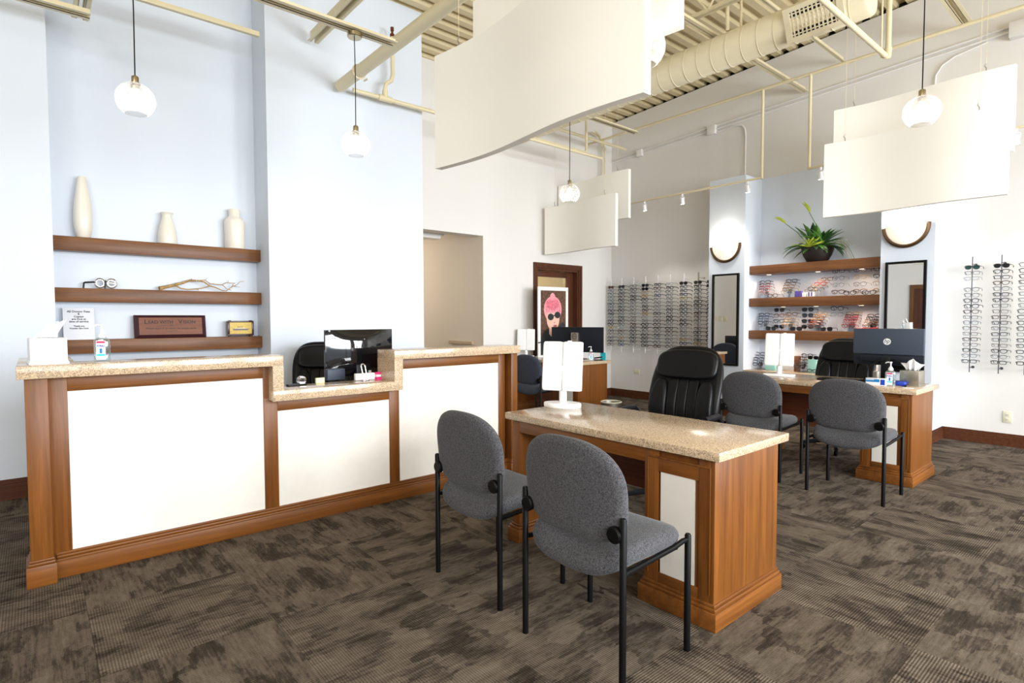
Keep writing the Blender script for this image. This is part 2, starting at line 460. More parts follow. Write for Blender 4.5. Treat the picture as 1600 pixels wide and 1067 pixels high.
fl = struct('floor', MB().box(XL - .2, XR + .2, YF - .2, 9.2, -.12, -.008), M['slab'], label='brown and grey patterned carpet floor of the optical shop')
TS = .628
tb = MB().box(-TS / 2 + .0004, TS / 2 - .0004, -TS / 2 + .0004, TS / 2 - .0004, -.008, 0)
tile_me = tb.mesh('carpet_tile', M['carpet'], 0)
i0, j0 = .155 + TS / 2, 2.523 + TS / 2
for i in range(-7, 13):
    for j in range(-10, 11):
        cx, cy = i0 + i * TS, j0 + j * TS
        if cx - TS / 2 > XR or cx + TS / 2 < XL or cy - TS / 2 > 7.0 or cy + TS / 2 < YF: continue
        d = math.hypot(cx, cy); ang = math.degrees(math.atan2(cy, cx))
        if not (-25 < ang < 125) and d > 2.2: continue      # tiles well behind the photograph are left to the slab
        o = bpy.data.objects.new('carpet_tile', tile_me); COL.objects.link(o); o.parent = fl
        o.location = (cx, cy, 0); o.rotation_euler = (0, 0, R(90) * (((i * 7 + j * 3 + (i * j) % 3) % 2) + 2 * random.randint(0, 1)))

w = MB(); wall_box(w, XL, XN0, YB, 6.5); wall_box(w, XN1, XB, YB, 6.5); wall_box(w, XN0, XN1, YN, 6.5)
struct('wall_blue', w, M['blue'], label='pale blue wall with a tall shelf niche behind the reception counter')
w = MB(); HX0, HX1 = 3.62, 4.876
wall_box(w, XB, HX0, YW, 6.5); wall_box(w, HX0, HX1, YW, 6.5, 2.49); wall_box(w, HX1, 5.90, YW, 6.5); wall_box(w, 5.90, 6.826, YW, 6.5, 2.115); wall_box(w, 6.826, XR + .2, YW, 6.5)
struct('wall_back', w, M['white'], label='white back wall with a hallway opening and a dark framed door')
w = MB()
vs = [(x, y, 0) for y in (YF - .2, YW) for x in (XR, XR + .2)] + [(x, y, zc(y) - .022) for y in (YF - .2, YW) for x in (XR, XR + .2)]
w.add(vs, [(0, 2, 3, 1), (4, 5, 7, 6), (0, 1, 5, 4), (2, 6, 7, 3), (0, 4, 6, 2), (1, 3, 7, 5)])
struct('wall_right', w, M['wallgrey'], label='white side wall with eyeglass display rods')
w = MB(); w.box(7.2, XR, 3.69, 4.20, 0, 3.205); w.box(7.2, XR, 1.645, 2.135, 0, 3.205); w.box(XR - .015, XR, 2.135, 3.69, 0, 3.215)
struct('wall_display', w, M['blue'], label='pale blue pilasters framing the eyeglass shelf niche')
w = MB(); wall_box(w, XL - .2, XL, YF - .2, 6.5)
struct('wall_left', w, M['white'], label='white side wall with a dark door, seen in the mirror')
w = MB(); xs = XL - .2
for wx, ww in WIN:
    wall_box(w, xs, wx - ww / 2, YF - .2, YF); w.box(wx - ww / 2, wx + ww / 2, YF - .2, YF, 0, .38); wall_box(w, wx - ww / 2, wx + ww / 2, YF - .2, YF, 3.12); xs = wx + ww / 2
wall_box(w, xs, XR + .2, YF - .2, YF)
struct('wall_front', w, M['white'], label='storefront wall with large windows behind the camera')
for k, (wx, ww) in enumerate(WIN):
    w = MB(); a, b = wx - ww / 2, wx + ww / 2
    for x in (a + .03, wx, b - .03): w.box(x - .03, x + .03, YF - .14, YF - .06, .38, 3.12)
    for z in (.41, 2.3, 3.09): w.box(a, b, YF - .13, YF - .07, z - .03, z + .03)
    struct('window_%d' % (k + 1), w, M['dkwood'], label='storefront window frame behind the camera')

w = MB(); w.add([(XR + .075, YF - .2, zc(YF - .2) - .05), (XR + .2, YF - .2, zc(YF - .2) - .05), (XR + .2, YW, zc(YW) - .05), (XR + .075, YW, zc(YW) - .05)] + [(XR + .075, YF - .2, zc(YF - .2) + .1), (XR + .2, YF - .2, zc(YF - .2) + .1), (XR + .2, YW, zc(YW) + .1), (XR + .075, YW, zc(YW) + .1)], [(0, 1, 2, 3), (4, 7, 6, 5), (0, 4, 5, 1), (1, 5, 6, 2), (2, 6, 7, 3), (3, 7, 4, 0)])
struct('gap_shade_1', w, M['void'], smooth=0, label='black strip standing in for the shade in the gaps under the deck ribs')  # black strip added behind the wall top as the shade in the rib gaps
w = MB(); wall_box(w, XB, XB + .004, YB, YW, 0)
struct('wall_return', w, M['wallgrey'], label='pale grey return of the blue wall towards the hallway')

# hallway and the room behind the door
w = MB(); w.box(HX1 - .003, HX1 + .1, 6.302, 9.1, 0, 2.62); w.box(2.9, HX1 + .1, 9.0, 9.1, 0, 2.7); w.box(2.8, 2.9, 6.5, 9.1, 0, 2.7); w.box(2.8, HX1 + .1, 6.5, 9.1, 2.62, 2.7)
w.box(2.9, HX0, 6.5, 6.52, 0, 2.7)
struct('wall_hall', w, M['cream_hall'], label='beige hallway walls beyond the opening')
w = MB(); w.box(5.0, 7.9, 7.6, 7.7, 0, 2.7); w.box(7.8, 7.9, 6.5, 7.6, 0, 2.7); w.box(5.0, 7.9, 6.5, 7.7, 2.62, 2.7)
struct('wall_office', w, mat('office_paint', (.80, .70, .50), .7), label='cream wall of the room behind the glazed door')
for nm, lc, e, c_ in (('hall_light', (3.7, 8.2, 2.2), 20, (1, .92, .78)), ('office_light', (6.3, 7.0, 2.5), 24, (1, .90, .66))):
    d = bpy.data.lights.new(nm, 'POINT'); d.energy = e; d.color = c_; d.shadow_soft_size = .15
    o = bpy.data.objects.new(nm, d); COL.objects.link(o); o.location = lc

# corrugated deck: ribs run along x, pitch .155 m
w = MB(); prof = []; P_, y = .186, YF - .2
while y < 6.6:
    for dy, dz in ((0, 0), (.080, 0), (.096, .055), (.170, .055)): prof.append((y + dy, zc(y + dy) + dz))
    y += P_
vs = []; fs = []
for (py, pz) in prof: vs += [(XL - .2, py, pz), (XR + .1, py, pz)]
for k in range(len(prof) - 1): fs.append((2 * k, 2 * k + 1, 2 * k + 3, 2 * k + 2))
w.add(vs, fs)
struct('ceiling', w, M['deck'], smooth=0, label='cream corrugated steel roof deck')
w = MB(); w.add([(XL - .2, YF - .2, zc(YF - .2) + .1), (XR + .2, YF - .2, zc(YF - .2) + .1), (XR + .2, 6.6, zc(6.6) + .1), (XL - .2, 6.6, zc(6.6) + .1)], [(0, 1, 2, 3)])
struct('ceiling_upper', w, M['void'], smooth=0, label='dark roof above the steel deck')


def base_run(name, pts, label, h=.13, t=.018):
    # moulded baseboard along straight runs: (x0, x1, y0, y1) boxes with a stepped cap
    mb = MB()
    for x0, x1, y0, y1, ax, s in pts:
        for (a, z0, z1) in ((t, 0, h * .72), (t * .75, h * .72, h * .84), (t * .45, h * .84, h)):
            if ax == 'y': mb.box(x0, x1, y0, y0 + s * a, z0, z1)
            else: mb.box(x0, x0 + s * a, y0, y1, z0, z1)
    struct(name, mb, M['dkwood'], label=label)


base_run('baseboard_left', [(XL, XN0, YB, 0, 'y', -1), (XN1, XB, YB, 0, 'y', -1)], 'dark wood baseboard of the blue wall', .15)
base_run('baseboard_back', [(HX1, 5.83, YW, 0, 'y', -1), (6.89, XR, YW, 0, 'y', -1)], 'dark wood baseboard of the white back wall')
base_run('baseboard_right', [(XR, 0, YF, 1.645, 'x', -1), (7.2, XR, 1.645, 0, 'y', -1), (7.2, 0, 1.627, 2.135, 'x', -1), (7.2, 0, 3.69, 4.2, 'x', -1), (XR, 0, 4.2, YW, 'x', -1)], 'dark wood baseboard along the eyeglass wall')

# glazed door
dr = MB()
for a, b in ((.0, .045), (.045, .07)):
    t_ = .028 if a == 0 else .018
    dr.box(5.828 + a, 5.828 + b, YW - t_, YW, 0, 2.185 - a); dr.box(6.896 - b, 6.896 - a, YW - t_, YW, 0, 2.185 - a); dr.box(5.828 + b, 6.896 - b, YW - t_, YW, 2.185 - b, 2.185 - a)
dr.box(5.90, 5.925, YW, 6.5, 0, 2.10); dr.box(6.80, 6.826, YW, 6.5, 0, 2.115); dr.box(5.925, 6.80, YW, 6.5, 2.075, 2.115)
d1 = struct('door_1', dr, M['dkwood_z'], label='dark wood door frame with a full glass door')
q = MB(); q.box(5.927, 5.96, 6.39, 6.43, .01, 2.07, .003); q.box(6.66, 6.798, 6.39, 6.43, .01, 2.07, .003); q.box(5.96, 6.66, 6.39, 6.43, 1.985, 2.07, .003); q.box(5.96, 6.66, 6.39, 6.43, .01, .25, .003)
q.build('door_leaf', M['dkwood_z'], d1)
MB().box(5.955, 6.665, 6.405, 6.413, .245, 1.99).build('door_pane', M['glass'], d1)
q = MB(); q.box(XL, XL + .03, 3.4, 3.5, 0, 2.2); q.box(XL, XL + .03, 4.5, 4.6, 0, 2.2); q.box(XL, XL + .03, 3.5, 4.5, 2.1, 2.2)
d2 = struct('door_2', q, wood('brown_trim_z', (.09, .035, .012), (.2, .09, .035), 'z'), label='brown framed dark door on the far left wall, seen in the mirror')
MB().box(XL, XL + .015, 3.5, 4.5, 0, 2.1).build('door_leaf', M['dkwood_z'], d2)

# ------------------------------------------------------------------ reception counter
rc = thing('reception_counter', 'long cherry wood reception counter with cream panels and stepped speckled top', 'counter', (0, 3.6, 0))
YP = 3.66                                   # face of stiles and rails
q = MB()
q.box(-.068, 1.19, 3.57, 3.83, 1.035, 1.10, .004); q.box(1.125, 1.19, 3.571, 3.829, .878, 1.039); q.box(1.125, 2.03, 3.57, 3.83, .815, .882, .004)
q.box(1.963, 2.03, 3.571, 3.829, .878, 1.039); q.box(1.963, 3.155, 3.57, 3.83, 1.035, 1.10, .004)
q.box(-.068, .17, 3.83, 4.40, 1.035, 1.10, .004)
q.build('worktop', M['stone'], rc, True)
q = MB(); q.box(-.02, 3.13, YP + .03, 3.81, 0, .815); q.box(-.02, 1.13, YP + .03, 3.81, .815, 1.035); q.box(2.02, 3.13, YP + .03, 3.81, .815, 1.035); q.box(-.03, .12, 3.81, 4.38, 0, 1.035)
q.build('cabinet_body', M['wood_z'], rc, True)
MB().box(.18, 3.10, 3.82, 4.55, .71, .74, .003).build('desk_surface', M['stone'], rc, True)
for x0, x1, z1 in ((.045, .128, 1.035), (1.092, 1.178, .99), (1.966, 2.047, .99), (2.990, 3.055, 1.035)):
    MB().box(x0, x1, YP, YP + .05, .10, z1 if x0 in (.045, 2.990) else .83, .002).build('stile', M['wood_z'], rc, True)
q = MB(); q.box(1.092, 1.125, YP, YP + .05, .83, 1.036); q.build('stile', M['wood_z'], rc, True)
q = MB(); q.box(2.022, 2.047, YP, YP + .05, .82, 1.036); q.build('stile', M['wood_z'], rc, True)
for x0, x1, z0, z1 in ((.128, 1.092, .957, 1.036), (1.178, 1.966, .742, .818), (2.047, 2.990, .957, 1.036)):
    MB().box(x0, x1, YP, YP + .05, z0, z1, .002).build('rail', M['wood_x'], rc, True)
for x0, x1, z0, z1 in ((.126, 1.094, .12, .959), (1.176, 1.968, .12, .744), (2.045, 2.992, .12, .959)):
    MB().box(x0, x1, YP + .006, YP + .045, z0, z1).build('inset_panel', M['panel'], rc, True)
q = MB(); q.box(.06, 3.09, 3.642, 3.70, 0, .088, .002); q.build('base_rail', M['wood_x'], rc, True)
q = MB(); q.box(.06, 3.09, 3.636, 3.70, .088, .103, .005); q.box(.06, 3.09, 3.646, 3.70, .103, .118, .006); q.box(.06, 3.09, 3.653, 3.70, .118, .130, .003); q.build('base_moulding', M['wood_x'], rc, True)
for a, b in ((-.040, .050), (3.085, 3.152)):
    p_ = MB().box(a, b, 3.605, 3.76, .10, 1.035, .002).build('post', M['wood_z'], rc, True)
    q = MB(); q.box(a - .018, b + .012, 3.585, 3.77, 0, .105, .003); q.box(a - .012, b + .008, 3.591, 3.77, .105, .120, .005); q.box(a - .006, b + .004, 3.598, 3.77, .120, .132, .004)
    q.build('post_base', M['wood_x'], p_, True)

# ------------------------------------------------------------------ fitting desks


def make_desk(x, y, label):
    t = thing('fitting_desk', label, 'desk', (x, y, 0), 0, 'fitting desks with speckled tops')
    MB().box(0, .65, 0, 1.38, .725, .765, .005).build('worktop', M['stone'], t)
    px0, px1, py0, py1 = .022, .60, .03, .385
    b = MB().box(px0 + .012, px1, py0 + .004, py1, .09, .725).build('pedestal', M['wood_z'], t)
    # end board towards the window, framed face towards the chairs
    MB().box(px0, px1, py0, py0 + .02, .10, .724, .002).build('end_board', M['wood_z'], b)
    for a, c in ((py0, .105), (.312, py1)):
        MB().box(px0, px0 + .02, a + .0205 if a == py0 else a, c, .10, .724, .002).build('stile', M['wood_z'], b)
    for z0, z1 in ((.622, .690), (.10, .155)): MB().box(px0 + .001, px0 + .02, .105, .312, z0, z1, .002).build('rail', M['wood_y'], b)
    q = MB(); q.box(px0 + .006, px0 + .018, .052, .060, .13, .690); q.box(px0 - .004, px0 + .01, .048, .056, .14, .690, .003); q.box(px0 - .004, px0 + .01, .056, .368, .684, .692, .003); q.box(px0 - .004, px0 + .01, .362, .370, .14, .690, .003)
    q.build('panel_moulding', M['wood_z'], b)
    MB().box(px0 + .004, px0 + .019, .128, .300, .152, .624).build('inset_panel', M['panel'], b)
    for a0, a1, c0, c1 in ((px0, px1, py0, py1), (px0, px1, 1.275, 1.335)):
        q = MB()
        for e_, z0, z1, bv in ((.022, 0, .078, .003), (.015, .078, .094, .005), (.007, .094, .108, .004)): q.box(a0 - e_, a1 + e_ * .6, c0 - e_, c1 + e_, z0, z1, bv)
        q.build('base_moulding', M['wood_y'] if c0 > .5 else M['wood_x'], t)
    MB().box(px0, px1, 1.275, 1.335, .10, .725, .002).build('leg_panel', M['wood_z'], t)
    MB().box(px0, px0 + .03, py1, 1.275, .655, .725, .002).build('apron', M['wood_y'], t)
    MB().box(.42, .44, py1, 1.275, .38, .725).build('modesty_panel', M['redwood'], t)
    return t


D1, D2, D3 = (2.155, 1.20), (5.20, 1.28), (5.33, 4.91)
make_desk(*D1, 'nearest cherry wood fitting desk with a cream panel and bare speckled top')
make_desk(*D2, 'cherry wood fitting desk with a monitor in front of the eyeglass niche')
make_desk(*D3, 'cherry wood fitting desk in the far corner by the glazed door')

# ------------------------------------------------------------------ guest chairs


def make_chair(fab, label):
    t = thing('guest_chair', label, 'chair', (0, 0, 0), 0, 'armless guest chairs with black legs')
    LX, LY = .203, .255
    for sx, sy in ((-1, 1), (-1, -1), (1, 1), (1, -1)):
        h = .625 if sx < 0 else .472
        q = MB(); q.path([(sx * LX, sy * LY, 0), (sx * LX, sy * LY, h - .006), (sx * LX, sy * LY, h)], [.0128, .0128, .009], 12)
        q.build('leg', M['black'], t)
    for sy in (1, -1):
        MB().path([(LX, sy * LY, .448), (LX - .03, sy * (LY - .004), .448), (LX - .08, sy * (LY - .012), .432), (-LX + .03, sy * (LY - .012), .415), (-LX, sy * LY, .415)], .0105, 10).build('side_rail', M['black'], t)
        q = MB(); q.lathe([(.0, -.012), (.029, -.012), (.031, -.006), (.031, .006), (.026, .012), (0, .012)], 20)
        q.v = [(-c_ - .215, a, b + .562) for a, b, c_ in q.v]; q.v = [(a, b + sy * .226, c_) for a, b, c_ in q.v]
        q.build('back_bracket', M['black'], t)
    q = MB(); q.path([(.15, -.24, .425), (.15, .24, .425)], .010, 8); q.build('cross_bar', M['black'], t)
    so = superel(.232, .246, .42, 48)

    def sf(u, v, w):
        z = .458 + w
        if u < -.08: z -= (-.08 - u) ** 2 * 2.6 * (1 - .55 * (v / .246) ** 2)
        if u > .12: z -= (u - .12) ** 2 * 1.4
        z += .012 * (v / .246) ** 2 - .004
        return (u, v * (1.0 + .02 * u), z)
    MB().pillow(so, .088, sf).build('seat', fab, t, smooth=60)
    bo = superel(.258, .19, .5, 56, 0, .69, pt=.80, pb=.42)
    bo = [(u * (1 if v > .66 else 1 - .10 * ((.66 - v) / .16) ** 2), v) for u, v in bo]

    def bf(u, v, w): return (-.205 - .09 * (v - .60) + .42 * u * u - w, u, v)
    MB().pillow(bo, .056, bf).build('backrest', fab, t, smooth=60)
    return t


ch = make_chair(M['grey'], 'x')
CH = [(1.760, 1.477, 0, 'grey guest chair nearest the camera at the bare desk', 'grey'),
      (1.796, 2.200, 0, 'grey guest chair at the bare desk, nearer the reception counter', 'grey'),
      (4.740, 1.550, 0, 'grey guest chair facing the desk with the monitor, nearer the side wall', 'grey'),
      (4.780, 2.285, 0, 'grey guest chair between the leather chair and the monitor desk', 'grey'),
      (4.960, 5.26, 0, 'blue grey guest chair at the far corner desk behind the counter end', 'bluegrey')]
for k, (x, y, rz, lb, fb) in enumerate(CH):
    o = ch if k == 0 else copy_tree(ch)
    o.location = (x, y, 0); o.rotation_euler = (0, 0, R(rz)); o['label'] = lb
    if fb != 'grey':
        for c in o.children:
            if c.name.startswith(('seat', 'backrest')):
                c.data = c.data.copy(); c.data.materials[0] = M[fb]

# ------------------------------------------------------------------ executive chairs


def make_exec(label, fancy=True):
    t = thing('office_chair', label, 'chair', (0, 0, 0), 0, 'black leather office chairs')
    # local +x is where the sitter looks
    bo = superel(.262, .36, .45, 56, 0, .755, pt=.56, pb=.5)
    bo = [(u * (1 + .05 * math.sin((v - .45) * 4.5) - .10 * max(0, .62 - v) / .2), v) for u, v in bo]

    def curve(v): return -.23 - .10 * (v - .45) + .05 * math.sin((v - .42) * 7.0)

    def shell(u, v, w): return (curve(v) - .035 + .30 * u * u - w, u, v)
    s_ = MB().pillow(bo, .07, shell).build('back_shell', M['leather'], t, smooth=60)

    def padf(v0, v1, hw):
        out = superel(hw, (v1 - v0) / 2, .35, 48, 0, (v0 + v1) / 2)
        return out

    def pf(th):
        return lambda u, v, w: (curve(v) + .010 + .34 * u * u + w, u, v)
    hr = superel(.235, .105, .42, 44, 0, .985, pt=.62)
    MB().pillow(hr, .060, pf(0)).build('headrest', M['leather'], t, smooth=60)
    for a in (-1, 1):
        MB().pillow(superel(.062, .185, .5, 36, a * .175, .69, pt=.8), .062, pf(0)).build('wing_pad', M['leather'], t, smooth=60)
    for k in (-1, 0, 1):
        MB().pillow(superel(.0392, .185, .2, 30, k * .078, .69), .034, pf(0)).build('back_pad', M['leather'], t, smooth=60)
    MB().pillow(superel(.27, .27, .4, 48), .12, lambda u, v, w: (u + .03, v, .47 + w - (.9 * max(0, u - .12) ** 2))).build('seat', M['leather'], t, smooth=60)
    for a in (-1, 1):
        q = MB(); q.path([(-.16, a * .29, .44), (-.15, a * .315, .60), (-.08, a * .32, .655), (.14, a * .32, .655)], [.02, .02, .022, .022], 10)
        q.build('armrest', M['plastic'], t)
    q = MB(); q.lathe([(.035, .10), (.035, .22), (.022, .22), (.022, .41), (.10, .41), (.10, .43)], 20); q.build('gas_lift', M['plastic'], t)
    bs = MB(); bs.lathe([(.05, .06), (.055, .10), (.04, .12)], 20)
    for k in range(5):
        a = R(72 * k + 20); c_, s2 = math.cos(a), math.sin(a)
        bs.path([(.03 * c_, .03 * s2, .098), (.18 * c_, .18 * s2, .088), (.31 * c_, .31 * s2, .066)], [.028, .022, .017], 10)
    b_ = bs.build('star_base', M['plastic'], t)
    for k in range(5):
        a = R(72 * k + 20)
        q = MB(); q.path([(-.012, 0, 0), (.012, 0, 0)], .026, 16)
        q.build('caster', M['black'], b_, loc=(.30 * math.cos(a), .30 * math.sin(a), .027), rot=(0, 0, a + 1.2))
    return t


ex = make_exec('x')
for k, (x, y, rz, lb) in enumerate([(3.44, 2.305, 188, 'black leather executive chair behind the nearest bare desk'),
                                    (6.16, 2.19, 182, 'black leather executive chair behind the desk with the monitor'),
                                    (1.97, 4.84, 250, 'black leather chair behind the reception counter, partly hidden by the glossy monitor')]):
    o = ex if k == 0 else copy_tree(ex)
    o.location = (x, y, 0); o.rotation_euler = (0, 0, R(rz)); o['label'] = lb

# ------------------------------------------------------------------ shelves
ZS = (2.001, 1.586, 1.162)
for z, lb in zip(ZS, ('top brown floating shelf with three vases in the blue niche', 'middle brown floating shelf with a branch in the blue niche', 'lowest brown floating shelf with a plaque in the blue niche')):
    o = MB().box(XN0, XN1, 5.775, YN, z - .114, z, .003).build('floating_shelf', M['shelf_x'], None)
    tag(o, lb, 'shelf', 'floating shelves behind the reception')
NZ = (2.016, 1.590, 1.163)
for z, lb in zip(NZ, ('top brown shelf with a potted plant in the eyeglass niche', 'middle brown shelf in the eyeglass niche', 'lowest brown shelf in the eyeglass niche')):
    o = MB().box(7.33, XR - .016, 2.136, 3.689, z - .112, z, .003).build('niche_shelf', M['shelf_y'], None)
    tag(o, lb, 'shelf', 'brown shelves of the eyeglass niche')
o = thing('niche_counter', 'low speckled counter under the eyeglass shelves', 'counter', (7.2, 2.9, 0))
MB().box(7.19, XR - .016, 2.137, 3.688, .603, .643, .003).build('worktop', M['stone'], o, True)
MB().box(7.24, XR - .016, 2.137, 3.688, 0, .603).build('cabinet', M['dkwood_z'], o, True)

# ------------------------------------------------------------------ mirrors and sconces on the pilasters
for y0, y1, z0, z1, lb in ((3.755, 4.132, .69, 1.925, 'tall black framed wall mirror on the pilaster beside the wall of eyeglass rods'), (1.708, 2.080, .74, 1.93, 'tall black framed wall mirror behind the desk monitor')):
    t = thing('wall_mirror', lb, 'mirror', (7.2, (y0 + y1) / 2, z0), 0, 'tall mirrors on the pilasters')
    q = MB(); fw_ = .024
    for a, b, c, d in ((y0, y0 + fw_, z0, z1), (y1 - fw_, y1, z0, z1), (y0 + fw_, y1 - fw_, z0, z0 + fw_), (y0 + fw_, y1 - fw_, z1 - fw_, z1)): q.box(7.168, 7.2, a, b, c, d)
    q.build('frame', M['black'], t, True)
    MB().box(7.182, 7.198, y0 + .01, y1 - .01, z0 + .01, z1 - .01).build('mirror_glass', M['mirror'], t, True, smooth=0)
for yc, lb in ((3.953, 'glowing bowl sconce with bronze rim above the mirror beside the wall of eyeglass rods'), (1.902, 'glowing bowl sconce with bronze rim above the mirror behind the monitor')):
    t = thing('wall_sconce', lb, 'lamp', (7.2, yc, 2.31), 0, 'glass bowl wall sconces')
    # half bowl: quarter ellipsoid, open on top
    vs = []; fs = []; na, nb = 24, 10; a_, c_, d_ = .192, .205, .11
    for i in range(nb + 1):
        ph = (PI / 2) * i / nb                                  # 0 at rim (top), 90 deg at bottom
        for k in range(na + 1):
            th = PI * k / na
            vs.append((-d_ * math.sin(th) * math.cos(ph), a_ * math.cos(th) * math.cos(ph), -c_ * math.sin(ph)))
    for i in range(nb):
        for k in range(na): fs.append((i * (na + 1) + k, i * (na + 1) + k + 1, (i + 1) * (na + 1) + k + 1, (i + 1) * (na + 1) + k))
    MB().add(vs, fs).build('glass_bowl', M['bowl'], t, smooth=60)
    q = MB(); pts = [(a_ * 1.06 * math.cos(R(x)), c_ * 1.07 * math.sin(R(x))) for x in range(176, 365, 9)]
    q.path([(-.02, u, v) for u, v in pts], .020, 8); q.build('rim', M['bronze'], t)
    d = bpy.data.lights.new('sconce_light', 'POINT'); d.energy = 4.5; d.color = (1, .90, .76); d.shadow_soft_size = .06
    l = bpy.data.objects.new('sconce_light', d); COL.objects.link(l); l.parent = t; l.location = (-.13, 0, .12)

# ------------------------------------------------------------------ pendants


def make_pendant(label, x, y, zc_, ztop):
    t = thing('pendant_lamp', label, 'lamp', (x, y, zc_), 0, 'glass globe pendant lamps')
    pr = [(.028, .088), (.045, .083), (.072, .066), (.094, .036), (.1005, .004), (.098, -.026), (.085, -.055), (.066, -.077), (.058, -.083)]
    inner = [(r - .0025, z) for r, z in reversed(pr)]
    q = MB(); q.lathe(pr, 40); q.f = [f for f in q.f if len(f) == 4]; q.m = [0] * len(q.f)
    q.build('glass_globe', M['shade'], t, smooth=60)
    MB().lathe([(.006, .135), (.016, .13), (.019, .125), (.019, .095), (.027, .092), (.027, .084), (.012, .080), (.022, .074), (.022, .058), (.0, .055)], 24).build('socket', M['brass'], t)
    MB().lathe([(0, .052), (.018, .048), (.03, .02), (.037, -.008), (.031, -.034), (.016, -.046), (0, -.05)], 24).build('bulb', M['bulb'], t, smooth=80)
    MB().path([(0, 0, .13), (.002, 0, .5), (-.002, 0, ztop - zc_)], .0034, 8).build('cord', M['black'], t)
    MB().lathe([(.0, 0), (.048, 0), (.052, .005), (.052, .03), (0, .032)], 28, (0, 0, ztop - zc_)).build('canopy', M['brass'], t)
    d = bpy.data.lights.new('pendant_light', 'POINT'); d.energy = 2.5; d.color = (1, .95, .88); d.shadow_soft_size = .04
    l = bpy.data.objects.new('pendant_light', d); COL.objects.link(l); l.parent = t; l.location = (0, 0, -.07)
    return t


make_pendant('glass globe pendant on a black cord hanging before the shelf niche', .492, 3.9, 2.592, 3.80)
make_pendant('glass globe pendant with round canopy hanging over the step of the reception counter', 1.848, 3.9, 2.602, 3.362)
make_pendant('small distant glass globe pendant hanging before the far cream baffles', 4.151, 3.95, 2.575, 4.70)
make_pendant('glass globe pendant hanging in front of the white baffles by the eyeglass niche', 4.27, 1.063, 2.605, 4.86)

make_pendant('glass globe pendant peeking out beside the large white baffle', 2.245, 1.66, 2.60, 4.85)

# ------------------------------------------------------------------ wavy ceiling baffles


def baffle(label, x, y0, y1, z, h, grp, ztop=None):
    t = thing('ceiling_baffle', label, 'baffle', (x, (y0 + y1) / 2, z), 0, grp)
    L_ = y1 - y0; n = 40; th = .05; vs = []; fs = []

    def off(s):   # s runs from the far end 0 to the near end 1
        return .040 * math.sin(2 * PI * (s * .98 - .02)) * (1 - .25 * s) + .02 * (s - .5)
    for i in range(n + 1):
        s = i / n; yy = L_ / 2 - s * L_; xo = off(s)
        vs += [(xo, yy, 0), (xo, yy, h), (xo + th, yy, h), (xo + th, yy, 0)]
    for i in range(n):
        a = 4 * i
        for k in range(4): fs.append((a + k, a + (k + 1) % 4, a + 4 + (k + 1) % 4, a + 4 + k))
    fs += [(0, 3, 2, 1), (4 * n, 4 * n + 1, 4 * n + 2, 4 * n + 3)]
    MB().add(vs, fs).build('wave_panel', M['baffle'], t)
    for s in (.12, .86):
        yy = L_ / 2 - s * L_; xo = off(s) + th / 2; zt = (ztop or zc((y0 + y1) / 2 + yy) - .01) - z
        w_ = MB().path([(xo, yy, h + .07), (xo, yy, zt)], .0016, 6).build('hanging_wire', M['pipe'], t)
        hk = MB(); hk.path([(xo, yy, h - .005), (xo, yy, h + .03), (xo, yy + .012, h + .05), (xo, yy, h + .075)], .004, 6); hk.build('hook', M['steel'], w_)
    return t


baffle('large white wavy baffle hanging lowest over the nearest desk', 2.05, 1.515, 3.135, 2.30, .715, 'wavy ceiling baffles')
baffle('upper white wavy baffle over the nearest desk, behind the large low one', 2.383, 1.567, 3.163, 2.71, .78, 'wavy ceiling baffles', 3.585)
baffle('lower white wavy baffle in front of the eyeglass niche', 5.93, .90, 2.25, 2.30, .70, 'wavy ceiling baffles')
baffle('upper white wavy baffle before the eyeglass niche, behind the lower one', 6.30, .925, 2.305, 2.715, .71, 'wavy ceiling baffles')
baffle('lower cream wavy baffle over the far corner desk', 6.00, 4.87, 6.21, 2.30, .70, 'wavy ceiling baffles')
baffle('upper cream wavy baffle over the far corner desk, behind the lower one', 6.35, 4.93, 6.27, 2.72, .67, 'wavy ceiling baffles')

# ------------------------------------------------------------------ ceiling steel, ducts, pipes


def one(name, mb, m, label, cat, group=None, smooth=35):
    return tag(mb.build(name, m, None, smooth=smooth), label, cat, group)


def angle_pair(x0, x1, y, z, g=.022, h=.045):
    q = MB()
    for s in (-1, 1):
        q.box(x0, x1, y + s * g - .004 * (s < 0), y + s * g + .004 * (s > 0), z, z + h); q.box(x0, x1, y + s * g, y + s * (g + .036), z, z + .005)
    q.box(x0, x1, y - g, y + g, z + h - .006, z + h)
    return q


one('bridging_bar', angle_pair(-3.0, 2.17, 3.9, 3.41, .018, .035), M['pipe'], 'cream double steel bar carrying the pendant canopy before the blue wall', 'steel bar')
one('bridging_bar', angle_pair(-1.2, .38, 5.10, 3.50), M['pipe'], 'cream steel bar ending beside the niche at top left', 'steel bar')
one('conduit_pipe', MB().box(-.6, 1.60, 5.26, 5.30, 3.81, 3.85, .004), M['pipe'], 'square cream bar across the top of the shelf niche', 'steel bar')
for x, z, lb in ((.34, 3.60, 'cream steel channel ending above the niche at top left'), (2.138, 3.98, 'cream steel channel ending against the blue wall beside the pendant')):
    q = MB()
    for s in (-1, 1): q.box(x + s * .02, x + s * .052, -1, 5.42, z, z + .006); q.box(x + s * .02 - .003, x + s * .02 + .003, -1, 5.42, z, z + .10)
    q.box(x - .02, x + .02, 1, 5.2, z + .094, z + .10)
    one('joist_chord', q, M['pipe'], lb, 'steel beam', 'steel joist chords')
q = MB(); q.path([(2.41, 5.42, 3.64), (2.41, -2.5, 3.64)], .056, 20); one('round_pipe', q, M['pipe'], 'thick round cream pipe running out from the blue wall', 'pipe')
q = MB(); q.path([(2.41 + .062 * math.cos(R(a)), 5.0, 3.64 + .062 * math.sin(R(a))) for a in range(0, 360, 18)], .008, 8, closed=True)
